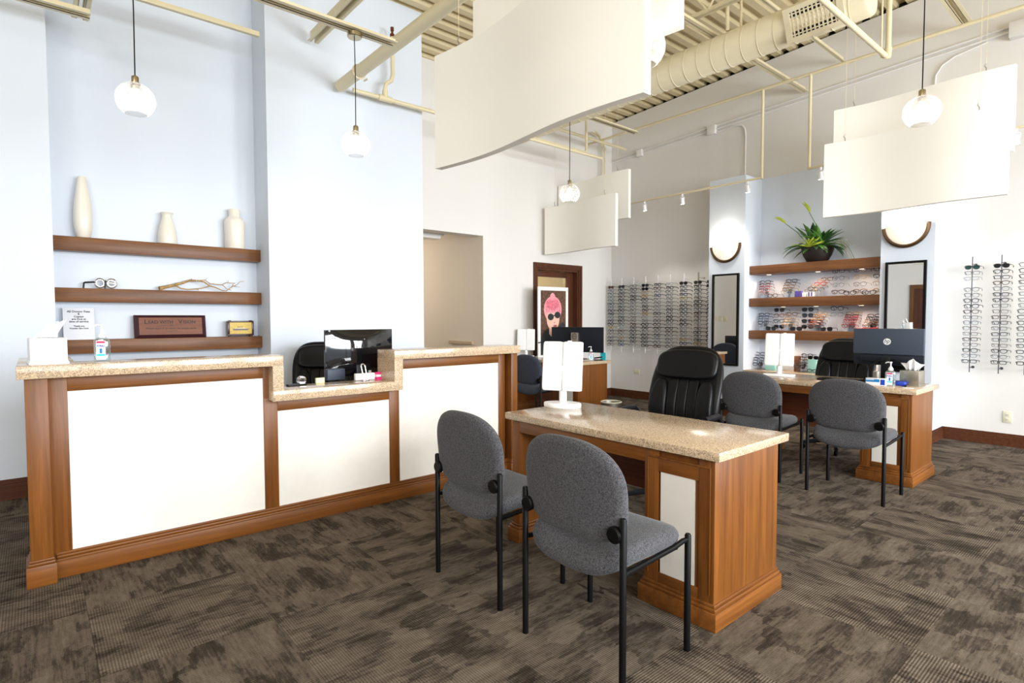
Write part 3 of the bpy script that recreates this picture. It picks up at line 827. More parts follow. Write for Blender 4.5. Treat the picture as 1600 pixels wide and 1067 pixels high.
q.path([(2.50, 5.0, 3.60), (2.56, 5.2, 3.66)], .008, 8)
one('pipe_clamp', q, M['pipe'], 'cream ring clamp round the thick pipe', 'clamp')
q = MB(); q.path([(2.52, 5.37, 3.615), (6.3, 5.37, 3.615)], .021, 14); q.path([(2.80, 5.37, 3.615), (2.95, 5.37, 3.615)], .031, 14)
q.path([(2.875, 5.37, 3.63), (2.875, 5.37, 3.72), (2.885, 5.37, 3.77), (2.95, 5.37, 3.82), (2.966, 5.37, 3.88), (2.966, 5.37, 4.27)], .021, 14); q.path([(2.875, 5.37, 3.62), (2.875, 5.37, 3.70)], .029, 14)
o = one('sprinkler_pipe', q, M['pipe'], 'thin cream sprinkler pipe with riser on the blue wall', 'pipe')
q = MB(); q.lathe([(.018, 0), (.024, .005), (.024, .03), (.012, .035), (.012, .06), (.018, .065), (.018, .10), (.006, .105), (0, .11)], 16, (2.966, 5.37, 4.27)); q.build('sprinkler_head', M['redwood'], o)

# spiral duct
dx, dz, dr_ = 5.40, 3.997, .164
t = thing('air_duct', 'round cream spiral air duct with a square grille under the roof deck', 'duct', (dx, 3.8, dz))
q = MB(); pr = []
yy = 1.93
q.path([(dx, 6.28, dz), (dx, 1.735, dz), (dx, 1.715, dz)], [dr_, dr_, dr_ * .94], 40); q.build('duct_tube', M['duct'], t, True)
for yy in [1.78 + .155 * k for k in range(28)]:
    MB().path([(dx + (dr_ + .001) * math.cos(R(a)), yy + .10 * a / 360, dz + (dr_ + .001) * math.sin(R(a))) for a in range(0, 361, 15)], .0035, 5).build('spiral_seam', M['duct'], t, True)
# grille on the side facing the room (down and towards -x)
g_ = MB(); ca, sa = math.cos(R(205)), math.sin(R(205))


def gp(u, v, w):   # u along y, v round the duct tangent, w outwards
    return (dx + ca * (dr_ + w) - sa * v, 2.106 + u, dz + sa * (dr_ + w) + ca * v)


def gbox(mb, u0, u1, v0, v1, w0, w1):
    vs = [gp(u, v, w_) for w_ in (w0, w1) for v in (v0, v1) for u in (u0, u1)]
    mb.add(vs, [(0, 2, 3, 1), (4, 5, 7, 6), (0, 1, 5, 4), (2, 6, 7, 3), (0, 4, 6, 2), (1, 3, 7, 5)])


for a in ((-.24, -.187, -.142, .142), (.187, .24, -.142, .142), (-.187, .187, -.142, -.102), (-.187, .187, .102, .142)): gbox(g_, *a, -.06, .012)
gr = g_.build('grille_frame', M['duct'], t, True, smooth=0)
g_ = MB(); gbox(g_, -.187, .187, -.102, .102, -.03, -.012); g_.build('grille_opening', M['void'], t, True, smooth=0)
for k in range(11):
    g_ = MB(); u = -.187 + .374 * (k + .5) / 11; gbox(g_, u - .005, u + .005, -.102, .102, -.012, .004); g_.build('grille_slat', M['duct'], gr, True, smooth=0)
for k in range(6):
    g_ = MB(); v = -.102 + .204 * (k + .5) / 6; gbox(g_, -.187, .187, v - .005, v + .005, -.012, .002); g_.build('grille_slat', M['duct'], gr, True, smooth=0)

q = MB(); q.path([(6.9, 6.2, 4.115), (6.9, -2.6, 4.115)], .018, 12); one('strut_pipe', q, M['pipe'], 'long thin cream pipe running level below the deck along the eyeglass wall', 'pipe')
# light tracks hung from drops
t = thing('light_track', 'cream light track hung on a drop pipe over the eyeglass rods', 'light track', (6.9, 4.3, 3.05))
q = MB(); q.box(6.885, 6.915, 3.32, 6.0, 3.035, 3.057, .003); q.build('track_rail', M['pipe'], t, True)
MB().path([(6.9, 3.335, 3.05), (6.9, 3.335, 4.11)], .017, 12).build('drop_pipe', M['pipe'], t, True)
t = thing('light_track', 'cream light track hung on a drop pipe behind the white baffles', 'light track', (6.9, 1.5, 3.05))
MB().box(6.885, 6.915, .2, 2.80, 3.035, 3.057, .003).build('track_rail', M['pipe'], t, True)
MB().path([(6.9, 2.785, 3.05), (6.9, 2.785, 4.11)], .017, 12).build('drop_pipe', M['pipe'], t, True)
SP = [(5.064, 'white track spotlight nearest the far corner'), (4.439, 'white track spotlight second from the far corner, over the eyeglass rods'), (3.514, 'white track spotlight above the pilaster with the bowl sconce'), (2.66, 'white track spotlight half hidden at the left edge of the white baffles'), (1.0, 'white track spotlight at the right edge of the white baffles')]
for k, (yy, lb) in enumerate(SP):
    t = thing('track_spotlight', lb, 'spotlight', (6.9, yy, 3.03), 0, 'track spotlights')
    MB().path([(0, 0, .005), (0, 0, -.03)], .014, 12).build('mount', M['wh'], t)
    q = MB(); q.path([(0, .034, -.075), (0, .03, -.035), (0, 0, -.028), (0, -.03, -.035), (0, -.034, -.075)], .005, 6); q.build('yoke', M['wh'], t)
    a = Vector((.22, .0, -1)).normalized()
    c = Vector((0, 0, -.075))
    q = MB(); q.path([c - a * .035, c - a * .028, c + a * .055], [.018, .028, .030], 18); q.build('can', M['wh'], t)
    q = MB(); q.path([c + a * .0552, c + a * .058], [.026, .020], 18); q.build('lamp_face', M['spotface'], t)
    d = bpy.data.lights.new('spot_light', 'SPOT'); d.energy = 34; d.color = (1, .95, .88); d.spot_size = R(75); d.spot_blend = .8; d.shadow_soft_size = .03
    l = bpy.data.objects.new('spot_light', d); COL.objects.link(l); l.parent = t; l.location = c + a * .07
    l.rotation_euler = a.to_track_quat('-Z', 'Y').to_euler()

# conduit on the wall
q = MB()
for dz_ in (0, .05): q.path([(7.645, 6.28, 3.985 + dz_), (7.645, 5.70, 3.995 + dz_), (7.645, 4.43, 4.055 + dz_), (7.645, 1.18, 4.205 + dz_)], .0115, 10)
o = one('wall_conduit', q, M['white'], 'pair of thin white conduits sloping along the wall below the deck', 'conduit')
q = MB(); q.path([(7.645, 4.40, 4.01), (7.645, 4.06, 4.025), (7.645, 3.98, 4.005), (7.645, 3.94, 3.95), (7.645, 3.93, 3.86), (7.645, 3.93, 3.25)], .0115, 10)
one('wall_conduit', q, M['white'], 'bent white conduit dropping to the top of the pilaster', 'conduit')
q = MB(); q.path([(7.645, 1.35, 4.17), (7.645, 1.62, 4.12), (7.645, 1.73, 4.06), (7.645, 1.785, 3.97), (7.645, 1.79, 3.8), (7.645, 1.79, 3.0)], .009, 10)
one('wall_conduit', q, M['white'], 'bent white conduit dropping behind the upper white baffle', 'conduit')
for y0, z0, s, lb in ((4.43, 4.055, .065, 'white junction box on the wall conduit above the pilaster'), (5.70, 4.01, .055, 'white junction box on the wall conduit near the far corner')):
    one('junction_box', MB().box(7.60, 7.66, y0 - s, y0 + s, z0 - s, z0 + s, .006), M['white'], lb, 'junction box', 'wall junction boxes')
one('junction_box', MB().box(7.56, 7.66, .5, 1.175, 4.12, 4.27, .004), M['white'], 'long pale wiring box on the wall at the right edge', 'junction box')

# steel along x, below the deck
q = MB(); q.box(3.2, 7.62, 3.10, 3.18, 4.20, 4.206); q.box(3.2, 7.62, 3.137, 3.143, 4.20, 4.26); one('bridging_bar', q, M['pipe'], 'cream steel angle passing behind the round duct to the wall', 'steel bar')
q = MB(); q.box(5.2, 7.55, 2.66, 2.70, 4.40, 4.406); q.box(5.2, 7.55, 2.676, 2.682, 4.40, 4.45); one('bridging_bar', q, M['pipe'], 'short cream steel angle just past the duct grille', 'steel bar')
one('bridging_bar', angle_pair(4.5, 7.5, 1.49, 4.335), M['pipe'], 'cream double steel bar at the top right corner', 'steel bar')
q = MB(); q.path([(2.6, 1.785, 3.708), (6.03, 1.785, 3.708), (6.08, 1.785, 3.725), (6.09, 1.785, 3.77), (6.09, 1.785, 4.88)], .023, 14); q.path([(6.01, 1.785, 3.708), (6.075, 1.785, 3.722), (6.09, 1.785, 3.80)], .030, 14)
o = one('elbow_pipe', q, M['pipe'], 'cream pipe with an elbow turning up to the deck, right of the duct', 'pipe')
MB().path([(5.99, 1.81, 3.69), (5.99, 1.81, 4.88)], .008, 8).build('hanger_rod', M['pipe'], o)
one('bridging_bar', angle_pair(5.585, 6.60, 5.0, 3.935, .016, .035), M['pipe'], 'cream double bar under the far end of the large baffle', 'steel bar')
q = MB(); q.path([(4.4, 5.6, 3.73), (6.20, 5.6, 3.735), (6.23, 5.6, 3.76), (6.235, 5.6, 3.80), (6.235, 5.6, 4.40)], .020, 12); o = one('elbow_pipe', q, M['pipe'], 'cream pipe with an upturned elbow above the far cream baffles', 'pipe')
q = MB(); q.path([(5.7, 5.85, 4.07), (7.45, 5.85, 4.07)], .022, 12); one('cross_pipe', q, M['pipe'], 'level cream pipe crossing the far corner below the deck', 'pipe')
q = MB()
for s in (0, .07): q.path([(7.0 - s * .1, 6.1 + s, 4.33), (7.2, 6.18 + s * .4, 4.32), (7.28 + s * .4, 6.2, 4.24), (7.29 + s, 6.2, 4.15), (7.29 + s, 6.2, 3.3)], .014, 10)
one('wall_conduit', q, M['pipe'], 'pair of bent cream conduits dropping in the far corner', 'conduit')
# open web joist over the middle of the room
t = thing('web_joist', 'open web cream steel joist running under the deck above the duct', 'steel beam', (5.2, 2, 4.4))
q = MB(); q.box(5.16, 5.24, -2.5, 6.0, 4.34, 4.346); q.box(5.197, 5.203, -2.5, 6.0, 4.34, 4.39); q.build('lower_chord', M['pipe'], t, True)
for k in range(12):
    y0 = -2.2 + k * .66
    MB().path([(5.2, y0, 4.36), (5.2, y0 + .33, zc(y0 + .33) - .01)], .011, 8).build('web_bar', M['pipe'], t, True)
    MB().path([(5.2, y0 + .33, zc(y0 + .33) - .01), (5.2, y0 + .66, 4.36)], .011, 8).build('web_bar', M['pipe'], t, True)
q = MB(); q.path([(5.33, 2.94, 4.155), (5.30, 2.94, 4.83)], .018, 10); q.path([(5.42, 2.85, 4.16), (5.42, 2.85, 4.83)], .013, 10); one('duct_hanger', q, M['pipe'], 'pair of upright cream hangers holding the round duct', 'hanger')
# ------------------------------------------------------------------ hallway fixtures, outlets
o = thing('hall_fixture', 'white box fixture hanging under the hallway ceiling', 'fixture', (4.4, 6.9, 2.5))
MB().box(4.05, 4.50, 6.80, 7.0, 2.47, 2.60, .01).build('housing', M['wh'], o, True)
MB().box(4.50, 4.60, 6.86, 6.95, 2.53, 2.58, .01).build('lamp_head', M['wh'], o, True)
one('hand_rail', MB().box(4.835, 4.876, 6.52, 7.12, .955, 1.0, .004), M['stone'], 'narrow brown ledge on the hallway wall above the counter', 'ledge')


def outlet(x, y, z, lb, horiz):
    t = thing('wall_outlet', lb, 'outlet', (x, y, z), 0, 'ivory wall outlets')
    a, b = (.06, .037) if horiz else (.037, .06)
    MB().box(-.008, 0, -a, a, -b, b, .003).build('cover_plate', M['ivory'], t)
    for s in (-1, 1):
        c0, c1 = (s * .024, 0) if horiz else (0, s * .024)
        r_ = MB().box(-.011, -.006, c0 - .016, c0 + .016, c1 - .014, c1 + .014, .004).build('receptacle', M['ivory'], t)
        for d_ in (-1, 1): MB().box(-.0118, -.010, c0 + d_ * .006 - .0012, c0 + d_ * .006 + .0012, c1 - .004, c1 + .005).build('slot', M['ink'], r_)


outlet(7.66, 1.10, .302, 'upright ivory wall outlet low on the wall at the right edge', False)
outlet(7.66, 5.75, .445, 'sideways ivory wall outlet below the eyeglass rods', True)
for k, yy in enumerate((6.00, 6.10, 6.20)):
    o = thing('light_switch', ('first', 'second', 'third')[k] + ' ivory switch from the blue wall corner, seen in the tall mirror', 'switch', (XB + .004, yy, 1.32), R(90), 'ivory light switches')
    MB().box(-.037, .037, -.007, 0, -.058, .058, .003).build('cover_plate', M['ivory'], o); MB().box(-.006, .006, -.016, -.005, -.012, .012, .002).build('toggle', M['ivory'], o)
t = thing('drawer_cabinet', 'cherry wood drawer cabinet behind the counter end, seen in the tall mirror', 'cabinet', (3.75, 5.65, 0))
MB().box(3.45, 4.05, 5.30, 6.0, .70, .74, .004).build('worktop', M['stone'], t, True); MB().box(3.47, 4.0, 5.33, 5.97, 0, .70).build('body', M['wood_z'], t, True)
for z in (.06, .28, .50):
    dw = MB().box(4.0, 4.02, 5.36, 5.94, z, z + .19, .003).build('drawer', M['redwood'], t, True); MB().path([(4.035, 5.58, z + .11), (4.035, 5.72, z + .11)], .006, 8).build('pull', M['steel'], dw, True)
t = thing('small_monitor', 'low black monitor on the drawer cabinet, seen in the tall mirror', 'monitor', (3.8, 5.6, .74))
MB().box(3.80, 3.83, 5.42, 5.78, .79, .985, .003).build('screen', M['navy'], t, True); MB().box(3.75, 3.88, 5.52, 5.68, .74, .79, .003).build('stand', M['plastic'], t, True)

# ------------------------------------------------------------------ things on the shelves behind the reception
ys = 5.85
vz = ZS[0]


def vase(label, x, prof):
    o = MB().lathe(prof, 40, (0, 0, 0)).build('vase', M['ceramic'], None, smooth=70); o.location = (x, ys, vz)
    tag(o, label, 'vase', 'cream vases on the top shelf')


vase('tall tapering cream vase, the left of three on the top shelf', .345, [(.0, 0), (.042, 0), (.05, .01), (.066, .10), (.0665, .19), (.058, .30), (.042, .41), (.030, .49), (.027, .505), (.023, .505), (.026, .47), (.0, .46)])
vase('short cream vase with flared mouth, the middle of three on the top shelf', .950, [(0, 0), (.076, 0), (.079, .008), (.074, .09), (.058, .17), (.042, .225), (.038, .245), (.042, .265), (.052, .280), (.047, .281), (.036, .25), (0, .2)])
vase('bottle shaped cream vase, the right of three on the top shelf', 1.513, [(0, 0), (.086, 0), (.09, .008), (.092, .25), (.088, .27), (.072, .29), (.056, .303), (.051, .315), (.052, .372), (.048, .378), (.042, .372), (.042, .32), (0, .3)])

t = thing('trial_frame', 'antique metal optician trial frame with round lenses on the middle shelf', 'trial frame', (.45, 5.84, ZS[1]))
for k, xx in enumerate((-.005, .075)):
    q = MB(); q.path([(xx + .036 * math.cos(R(a)), 0, .048 + .038 * math.sin(R(a))) for a in range(0, 360, 18)], .006, 8, closed=True)
    q.path([(xx + .027 * math.cos(R(a)), -.004, .048 + .029 * math.sin(R(a))) for a in range(0, 360, 18)], .003, 6, closed=True); q.build('lens_ring', M['chrome'], t)
q = MB(); q.path([(-.03, 0, .05), (-.045, 0, .055), (-.105, .03, .052), (-.112, .032, .046), (-.116, .033, .004)], .007, 8); q.build('side_arm', M['plastic'], t)
q = MB(); q.path([(.036, 0, .056), (.028, 0, .062), (.03, -.01, .062)], .005, 6); q.path([(.032, -.012, .07), (.028, -.012, .003)], .006, 6); q.build('bridge', M['plastic'], t)
q = MB(); q.path([(.055, -.008, .05), (.10, -.008, .048)], .006, 6); q.path([(.06, -.006, .072), (.105, -.002, .066), (.11, .04, .05)], .006, 6); q.build('scale_bar', M['steel'], t)

q = MB()
B_ = [[(0, .014, .020), (.07, .03, .015), (.16, .05, .014), (.26, .075, .012), (.33, .098, .010), (.40, .098, .009)],
      [(.40, .098, .008), (.48, .085, .007), (.54, .050, .007), (.60, .040, .006), (.68, .015, .005), (.74, .008, .004), (.82, .055, .004), (.83, .075, .004)],
      [(.17, .045, .008), (.22, .022, .006), (.29, .012, .005), (.40, .020, .005), (.47, .030, .004), (.54, .050, .005)],
      [(.42, .098, .005), (.50, .105, .004), (.56, .075, .004), (.70, .068, .004), (.755, .092, .003), (.85, .085, .003)],
      [(.70, .068, .004), (.75, .030, .003), (.80, .018, .003)], [(.82, .055, .004), (.86, .070, .003), (.90, .10, .0025), (.95, .105, .002)], [(.82, .055, .003), (.90, .05, .002)],
      [(.40, .020, .004), (.42, .008, .003)], [(.33, .098, .006), (.345, .112, .003)], [(.16, .05, .006), (.165, .07, .003)], [(.50, .105, .003), (.53, .122, .002)], [(.755, .092, .003), (.765, .11, .002)]]
for k, br in enumerate(B_):
    q.path([(x * .74, .03 * math.sin(x * 7 + k), z + .002) for x, z, r in br], [r for x, z, r in br], 7)
o = q.build('dry_branch', M['branch'], None); o.location = (.875, 5.84, ZS[1]); tag(o, 'bare forked driftwood branch lying along the middle shelf', 'branch')

# leaning paper sign, plaque, ship clock
t = thing('paper_sign', 'white printed notice in a clear holder leaning on the lowest shelf', 'sign', (.295, 5.815, ZS[2]))
L_ = R(-10)


def lean(p): return (p[0], p[1] * math.cos(L_) - p[2] * math.sin(L_), p[1] * math.sin(L_) + p[2] * math.cos(L_))


def sk(p): return lean((p[0] - .06 * p[2] , p[1], p[2]))


q = MB(); q.box(-.104, .104, 0, .003, 0, .268); q.v = [lean(p) for p in q.v]; q.build('sheet', M['paper'], t)
q = MB(); q.box(-.108, .108, -.002, -.0005, 0, .272); q.v = [lean(p) for p in q.v]; q.build('clear_holder', M['clear'], t)
for s_, z, sz in (('All Doctor Fees', .235, .0235), ('&', .215, .0215), ('Copays', .193, .0215), ('are Due at', .172, .0215), ('time of service', .151, .0215), ('Thank you', .113, .017), ('Premier Eye Care', .094, .017)):
    p = lean((.0, -.0024, z)); text(s_, sz, M['ink'], t, p, (R(90) + L_, 0, 0), bold=.0004)
t = thing('wall_plaque', 'dark framed wooden plaque with engraved lettering on the lowest shelf', 'plaque', (.958, 5.815, ZS[2]))
L_ = R(-9)
q = MB(); w2, h2, fw_ = .283, .208, .036
vs = [lean(p) for p in ((-w2, .012, 0), (w2, .012, 0), (w2, .012, h2), (-w2, .012, h2), (-w2 + fw_, -.012, fw_ * .8), (w2 - fw_, -.012, fw_ * .8), (w2 - fw_, -.012, h2 - fw_ * .7), (-w2 + fw_, -.012, h2 - fw_ * .7))]
q.add(vs, [(0, 1, 5, 4), (1, 2, 6, 5), (2, 3, 7, 6), (3, 0, 4, 7), (3, 2, 1, 0)]); q.build('bevel_frame', M['frame'], t, smooth=0)
q = MB(); q.box(-w2 + fw_, w2 - fw_, -.0135, -.010, fw_ * .8, h2 - fw_ * .7); q.v = [lean(p) for p in q.v]; q.build('face', M['plaque'], t)
rt_ = (R(90) + L_, 0, 0)
for s_, x, z, sz, al in (('L', -.208, .144, .054, 'LEFT'), ('EAD WITH', -.178, .141, .040, 'LEFT'), ('V', .055, .144, .054, 'LEFT'), ('ISION', .092, .141, .040, 'LEFT')):
    text(s_, sz, M['ink'], t, lean((x, -.0138, z)), rt_, al, bold=.0007)
text('Where there is no vision, the people perish', .0225, M['ink'], t, lean((0, -.0138, .083)), rt_, bold=.0003)
text('Proverbs 29:18', .0145, M['ink'], t, lean((0, -.0138, .062)), rt_)
for a, b in ((-.085, -.03), (.03, .085)):
    q = MB(); q.box(a, b, -.0142, -.0134, .1115, .1135); q.v = [lean(p) for p in q.v]; q.build('rule_line', M['ink'], t)
q = MB(); q.box(-.02, .02, -.0142, -.0134, .108, .110); q.box(-.014, .014, -.0142, -.0134, .1145, .1165); q.v = [lean(p) for p in q.v]; q.build('flourish', M['ink'], t)
t = thing('ship_picture_box', 'small dark framed gold picture of a steamship on the lowest shelf', 'picture', (1.538, 5.83, ZS[2]))
q = MB()
for a in ((-.118, .118, .01, .026), (-.118, .118, .136, .15), (-.118, -.10, .026, .136), (.10, .118, .026, .136)): q.box(a[0], a[1], -.03, .03, a[2], a[3], .003)
q.box(-.105, .105, .0, .025, .02, .14); q.build('case', M['frame'], t)
for a in (-.095, .095):
    MB().box(a - .012, a + .012, -.028, .028, 0, .0105, .003).build('foot', M['frame'], t); MB().box(a - .012, a + .012, -.02, .02, .149, .156, .003).build('knob', M['frame'], t)
MB().box(-.10, .10, -.024, -.0005, .026, .136).build('gold_panel', M['gold'], t)
q = MB(); q.prism([(-.076, .076), (-.066, .060), (.058, .060), (.078, .074)], -.0265, -.0242, lambda u, v, w: (u, w, v)); sh = q.build('ship_hull', M['frame'], t, smooth=0)
for a in (-.025, -.008, .010): MB().box(a - .003, a + .003, -.0265, -.0242, .086, .098).build('funnel', M['frame'], sh)
MB().box(-.055, .05, -.026, -.0242, .0765, .081).build('deck_house', M['ivory'], sh)

# ------------------------------------------------------------------ tissue boxes and pump bottles


def tissue_box(label, x, y, z, m, rz=0, star=False, w_=.074, h_=.132):
    t = thing('tissue_box', label, 'tissue box', (x, y, z), rz, 'cube tissue boxes')
    q = MB(); q.box(-w_, w_, -w_, w_, .016, h_, .003); q.build('cover', m, t)
    q = MB(); q.box(-w_ - .006, w_ + .006, -w_ - .006, w_ + .006, 0, .012, .003); q.box(-w_ - .003, w_ + .003, -w_ - .003, w_ + .003, .012, .019, .003); q.build('plinth', m, t)
    MB().lathe([(0, h_), (.045, h_), (.045, h_ + .0008), (0, h_ + .0008)], 24, sy=.5).build('slot', M['void'], t)
    q = MB(); vs = []; fs = []
    if star:
        rows = [(-.040, .0, -.085, .062), (-.030, .012, -.045, .060), (-.018, -.010, -.022, .083), (.0, .010, .002, .100), (.018, -.010, .026, .082), (.030, .012, .050, .058), (.040, .0, .088, .056)]
        for bx, by, tx, tz in rows:
            for v in (0, .35, .7, 1): vs.append((bx + (tx - bx) * v ** 1.3, by * (1 + .4 * v), h_ - .004 + tz * v))
        n = len(rows)
    else:
        n = 15
        for i in range(n):
            s = i / (n - 1) - .5
            for v in (0, .35, .7, 1): vs.append((s * .085 + .055 * v - .015, .010 * math.sin(i * 2.1) * (.3 + .5 * v) + .012 * v, h_ - .004 + .095 * v * (.62 + .42 * (s + .5))))
    for i in range(n - 1):
        for j in range(3): fs.append((i * 4 + j, (i + 1) * 4 + j, (i + 1) * 4 + j + 1, i * 4 + j + 1))
    q.add(vs, fs); o = q.build('tissue', M['tissue'], t, smooth=80)
    so = o.modifiers.new('solid', 'SOLIDIFY'); so.thickness = .0016
    if not star:
        q = MB(); q.add([(-.03, .02, h_ - .003), (.045, .025, h_ - .003), (.052, .028, h_ + .085), (.005, .024, h_ + .07)], [(0, 1, 2, 3)]); o = q.build('tissue_fold', M['tissue'], t); o.modifiers.new('solid', 'SOLIDIFY').thickness = .0016
    return t


tissue_box('white cube tissue box with a folded tissue on the left end of the counter', .055, 3.715, 1.10, M['wh'], R(4))
tissue_box('brushed metal cube tissue box with a star shaped tissue on the monitor desk', 5.555, 1.40, .765, M['steel'], R(-93), True, .068, .125)


def pump_bottle(label, x, y, z, rz=0, s=1.0):
    t = thing('sanitizer_bottle', label, 'bottle', (x, y, z), rz, 'pump bottles of hand sanitizer')
    q = MB(); ol = superel(.036 * s, .023 * s, .55, 28)
    vs = []; fs = []; lv = [(.93, 0), (1, .006), (1, .10), (.97, .112), (.80, .122), (.5, .129), (.42, .131)]
    for k, zz in lv: vs += [(u * k, v * k, zz * s) for u, v in ol]
    n = 28
    for i in range(len(lv) - 1):
        for k in range(n): fs.append((i * n + k, i * n + (k + 1) % n, (i + 1) * n + (k + 1) % n, (i + 1) * n + k))
    fs += [tuple(range(n - 1, -1, -1)), tuple((len(lv) - 1) * n + k for k in range(n))]
    q.add(vs, fs); q.build('bottle_body', M['gel'], t)
    q = MB(); q.lathe([(.017, .128), (.018, .131), (.018, .145), (.011, .150), (.011, .158), (.0045, .16), (.0045, .188), (.009, .19), (.010, .198), (0, .2)], 20)
    q.path([(0, 0, .193), (-.02, 0, .195), (-.034, 0, .190), (-.038, 0, .185)], [.006, .005, .004, .003], 8)
    q.v = [(a * s, b * s, c * s) for a, b, c in q.v]; q.build('pump_head', M['wh'], t)
    lb = MB(); lb.box(-.021 * s, .021 * s, -.0246 * s, -.0236 * s, .010 * s, .112 * s); lb = lb.build('front_label', mat('label_film', (.80, .86, .93), .5), t)
    MB().box(-.019 * s, .019 * s, -.0252 * s, -.0245 * s, .098 * s, .109 * s).build('red_band', mat('label_red', (.66, .03, .12), .5), lb)
    text('PURELL', .0125 * s, mat('label_purple', (.07, .04, .36), .5), lb, (0, -.0252 * s, .083 * s), FACE_Y, shear=.15, bold=.0004, sx=.9)
    MB().box(-.019 * s, .019 * s, -.0252 * s, -.0245 * s, .030 * s, .040 * s).build('blue_band', M['cyan'], lb)
    MB().box(-.006 * s, .006 * s, -.0252 * s, -.0245 * s, .044 * s, .070 * s).build('drop_print', M['cblue'], lb)
    return t


pump_bottle('clear pump bottle of hand sanitizer on the reception counter beside the tissue box', .285, 3.735, 1.10, R(-18), 1.0)
pump_bottle('clear pump bottle of hand sanitizer beside the blue card box on the monitor desk', 5.385, 1.505, .765, R(-90), 1.0)
pump_bottle('clear pump bottle of hand sanitizer on the far corner desk', 5.75, 5.07, .765, R(-50), .95)

# ------------------------------------------------------------------ reception monitor and bits on the low ledge
t = thing('computer_monitor', 'glossy black monitor on the reception desk reflecting the windows', 'monitor', (1.93, 4.06, .74), R(4))
q = MB(); n, k_ = 20, 12; vs = []; fs = []
for j in range(k_ + 1):
    for i in range(n + 1):
        u, v = i / n, j / k_
        bul = (1 - (2 * u - 1) ** 4) * (1 - (2 * v - 1) ** 4)
        vs.append((-.285 + .57 * u, -.012 - .045 * bul * (.6 + .4 * math.cos((u - .5) * 5)), .155 + .35 * v))
for j in range(k_):
    for i in range(n): fs.append((j * (n + 1) + i, j * (n + 1) + i + 1, (j + 1) * (n + 1) + i + 1, (j + 1) * (n + 1) + i))
q.add(vs, fs); q.build('back_cover', M['gloss'], t, smooth=80)
MB().box(-.285, .285, -.0125, .012, .155, .505, .002).build('screen_frame', M['gloss'], t)
MB().box(-.29, -.15, -.05, .01, .135, .215, .004).build('port_panel', M['slate'], t)
q = MB(); q.box(-.06, .06, -.06, -.02, .02, .24, .006); q.build('stand_neck', M['plastic'], t); MB().box(-.13, .13, -.10, .10, 0, .02, .005).build('stand_foot', M['plastic'], t)
MB().box(.04, .065, -.0615, -.0595, .165, .19).build('port_sticker', M['wh'], t)
t = thing('card_holder', 'thin silver arch shaped card holder on the low counter ledge', 'card holder', (1.822, 3.745, .882), R(8))
q = MB(); q.path([(-.010, .0, 0), (-.024, .015, .105), (-.020, .017, .116), (-.008, .017, .120), (.004, .017, .116), (.008, .015, .105), (.020, 0, 0)], .0055, 8); q.build('arch', M['chrome'], t)
MB().box(-.022, .028, -.010, .02, 0, .004, .001).build('foot', M['chrome'], t)
o = one('note_stack', MB().box(1.775, 1.925, 3.80, 3.828, .883, .93, .001), M['paper'], 'white card standing behind the silver card holder on the ledge', 'card')
t = thing('sticky_notes', 'bright pink sticky notes at the right end of the low ledge', 'notes', (1.94, 3.78, .882))
for k in range(3): MB().box(1.925 , 1.961, 3.765 + .006 * k, 3.80, .882 + .018 * k, .882 + .018 * k + (.016 if k != 1 else .017)).build('note_pad', M['pink'] if k != 1 else M['paper'], t, True)
t = thing('tape_dispenser', 'black tape dispenser with a clear roll at the left end of the low ledge', 'tape dispenser', (1.375, 3.78, .882), R(6))
MB().box(-.10, .03, -.018, .018, 0, .012, .004).build('base', M['plastic'], t)
q = MB(); q.path([(0, -.016, .034), (0, .016, .034)], .027, 24); q.build('tape_roll', thin_glass('tape', (.7, .7, .72), .6), t); q = MB(); q.path([(0, -.017, .034), (0, .017, .034)], .012, 16); q.build('hub', M['plastic'], t)
one('yellow_note', MB().box(1.50, 1.56, 3.84, 3.86, .88, .915), M['yellow'], 'pale yellow note under the glossy reception monitor', 'note')

# ------------------------------------------------------------------ folding table mirrors


def fold_mirror(label, x, y, rz, s=1.0, rect=False):
    t = thing('table_mirror', label, 'mirror', (x, y, .765), rz, 'white folding table mirrors')
    # local -y faces the viewer with the backs of the closed wings
    tl = R(-7)

    def tilt(p):
        z = p[2] - .25; return (p[0], p[1] * math.cos(tl) - z * math.sin(tl), .25 + p[1] * math.sin(tl) + z * math.cos(tl))
    for a, b in ((-.130, -.0012), (.0012, .130)):
        q = MB(); q.pillow(superel((b - a) / 2, .156, .16, 40, (a + b) / 2, .258), .011, lambda u, v, w: (u, -w - .006, v)); q.v = [tilt(p) for p in q.v]; q.build('wing', M['wh'], t)
    q = MB(); q.box(-.128, .128, .001, .016, .104, .412, .006); q.v = [tilt(p) for p in q.v]; q.build('back_panel', M['wh'], t)
    q = MB(); q.box(.03, .055, -.010, .010, .412, .420, .003); q.v = [tilt(p) for p in q.v]; q.build('catch', M['wh'], t)
    MB().path([(0, .012, .01), (0, .012, .26)], .024, 20).build('stem', M['wh'], t)
    q = MB()
    if rect: q.box(-.135, .135, -.05, .05, 0, .024, .006)
    else: q.lathe([(0, 0), (.118, 0), (.121, .004), (.121, .022), (.117, .027), (0, .028)], 44, sy=.66)
    q.build('base', M['wh'], t)
    return t


fold_mirror('white folding table mirror on the bare desk nearest the camera', 2.565, 2.50, R(-62))
fold_mirror('white folding table mirror on the monitor desk before the eyeglass niche', 5.50, 2.46, R(-80), 1, True)
fold_mirror('white folding table mirror at the back of the far corner desk', 5.52, 6.12, R(-50))

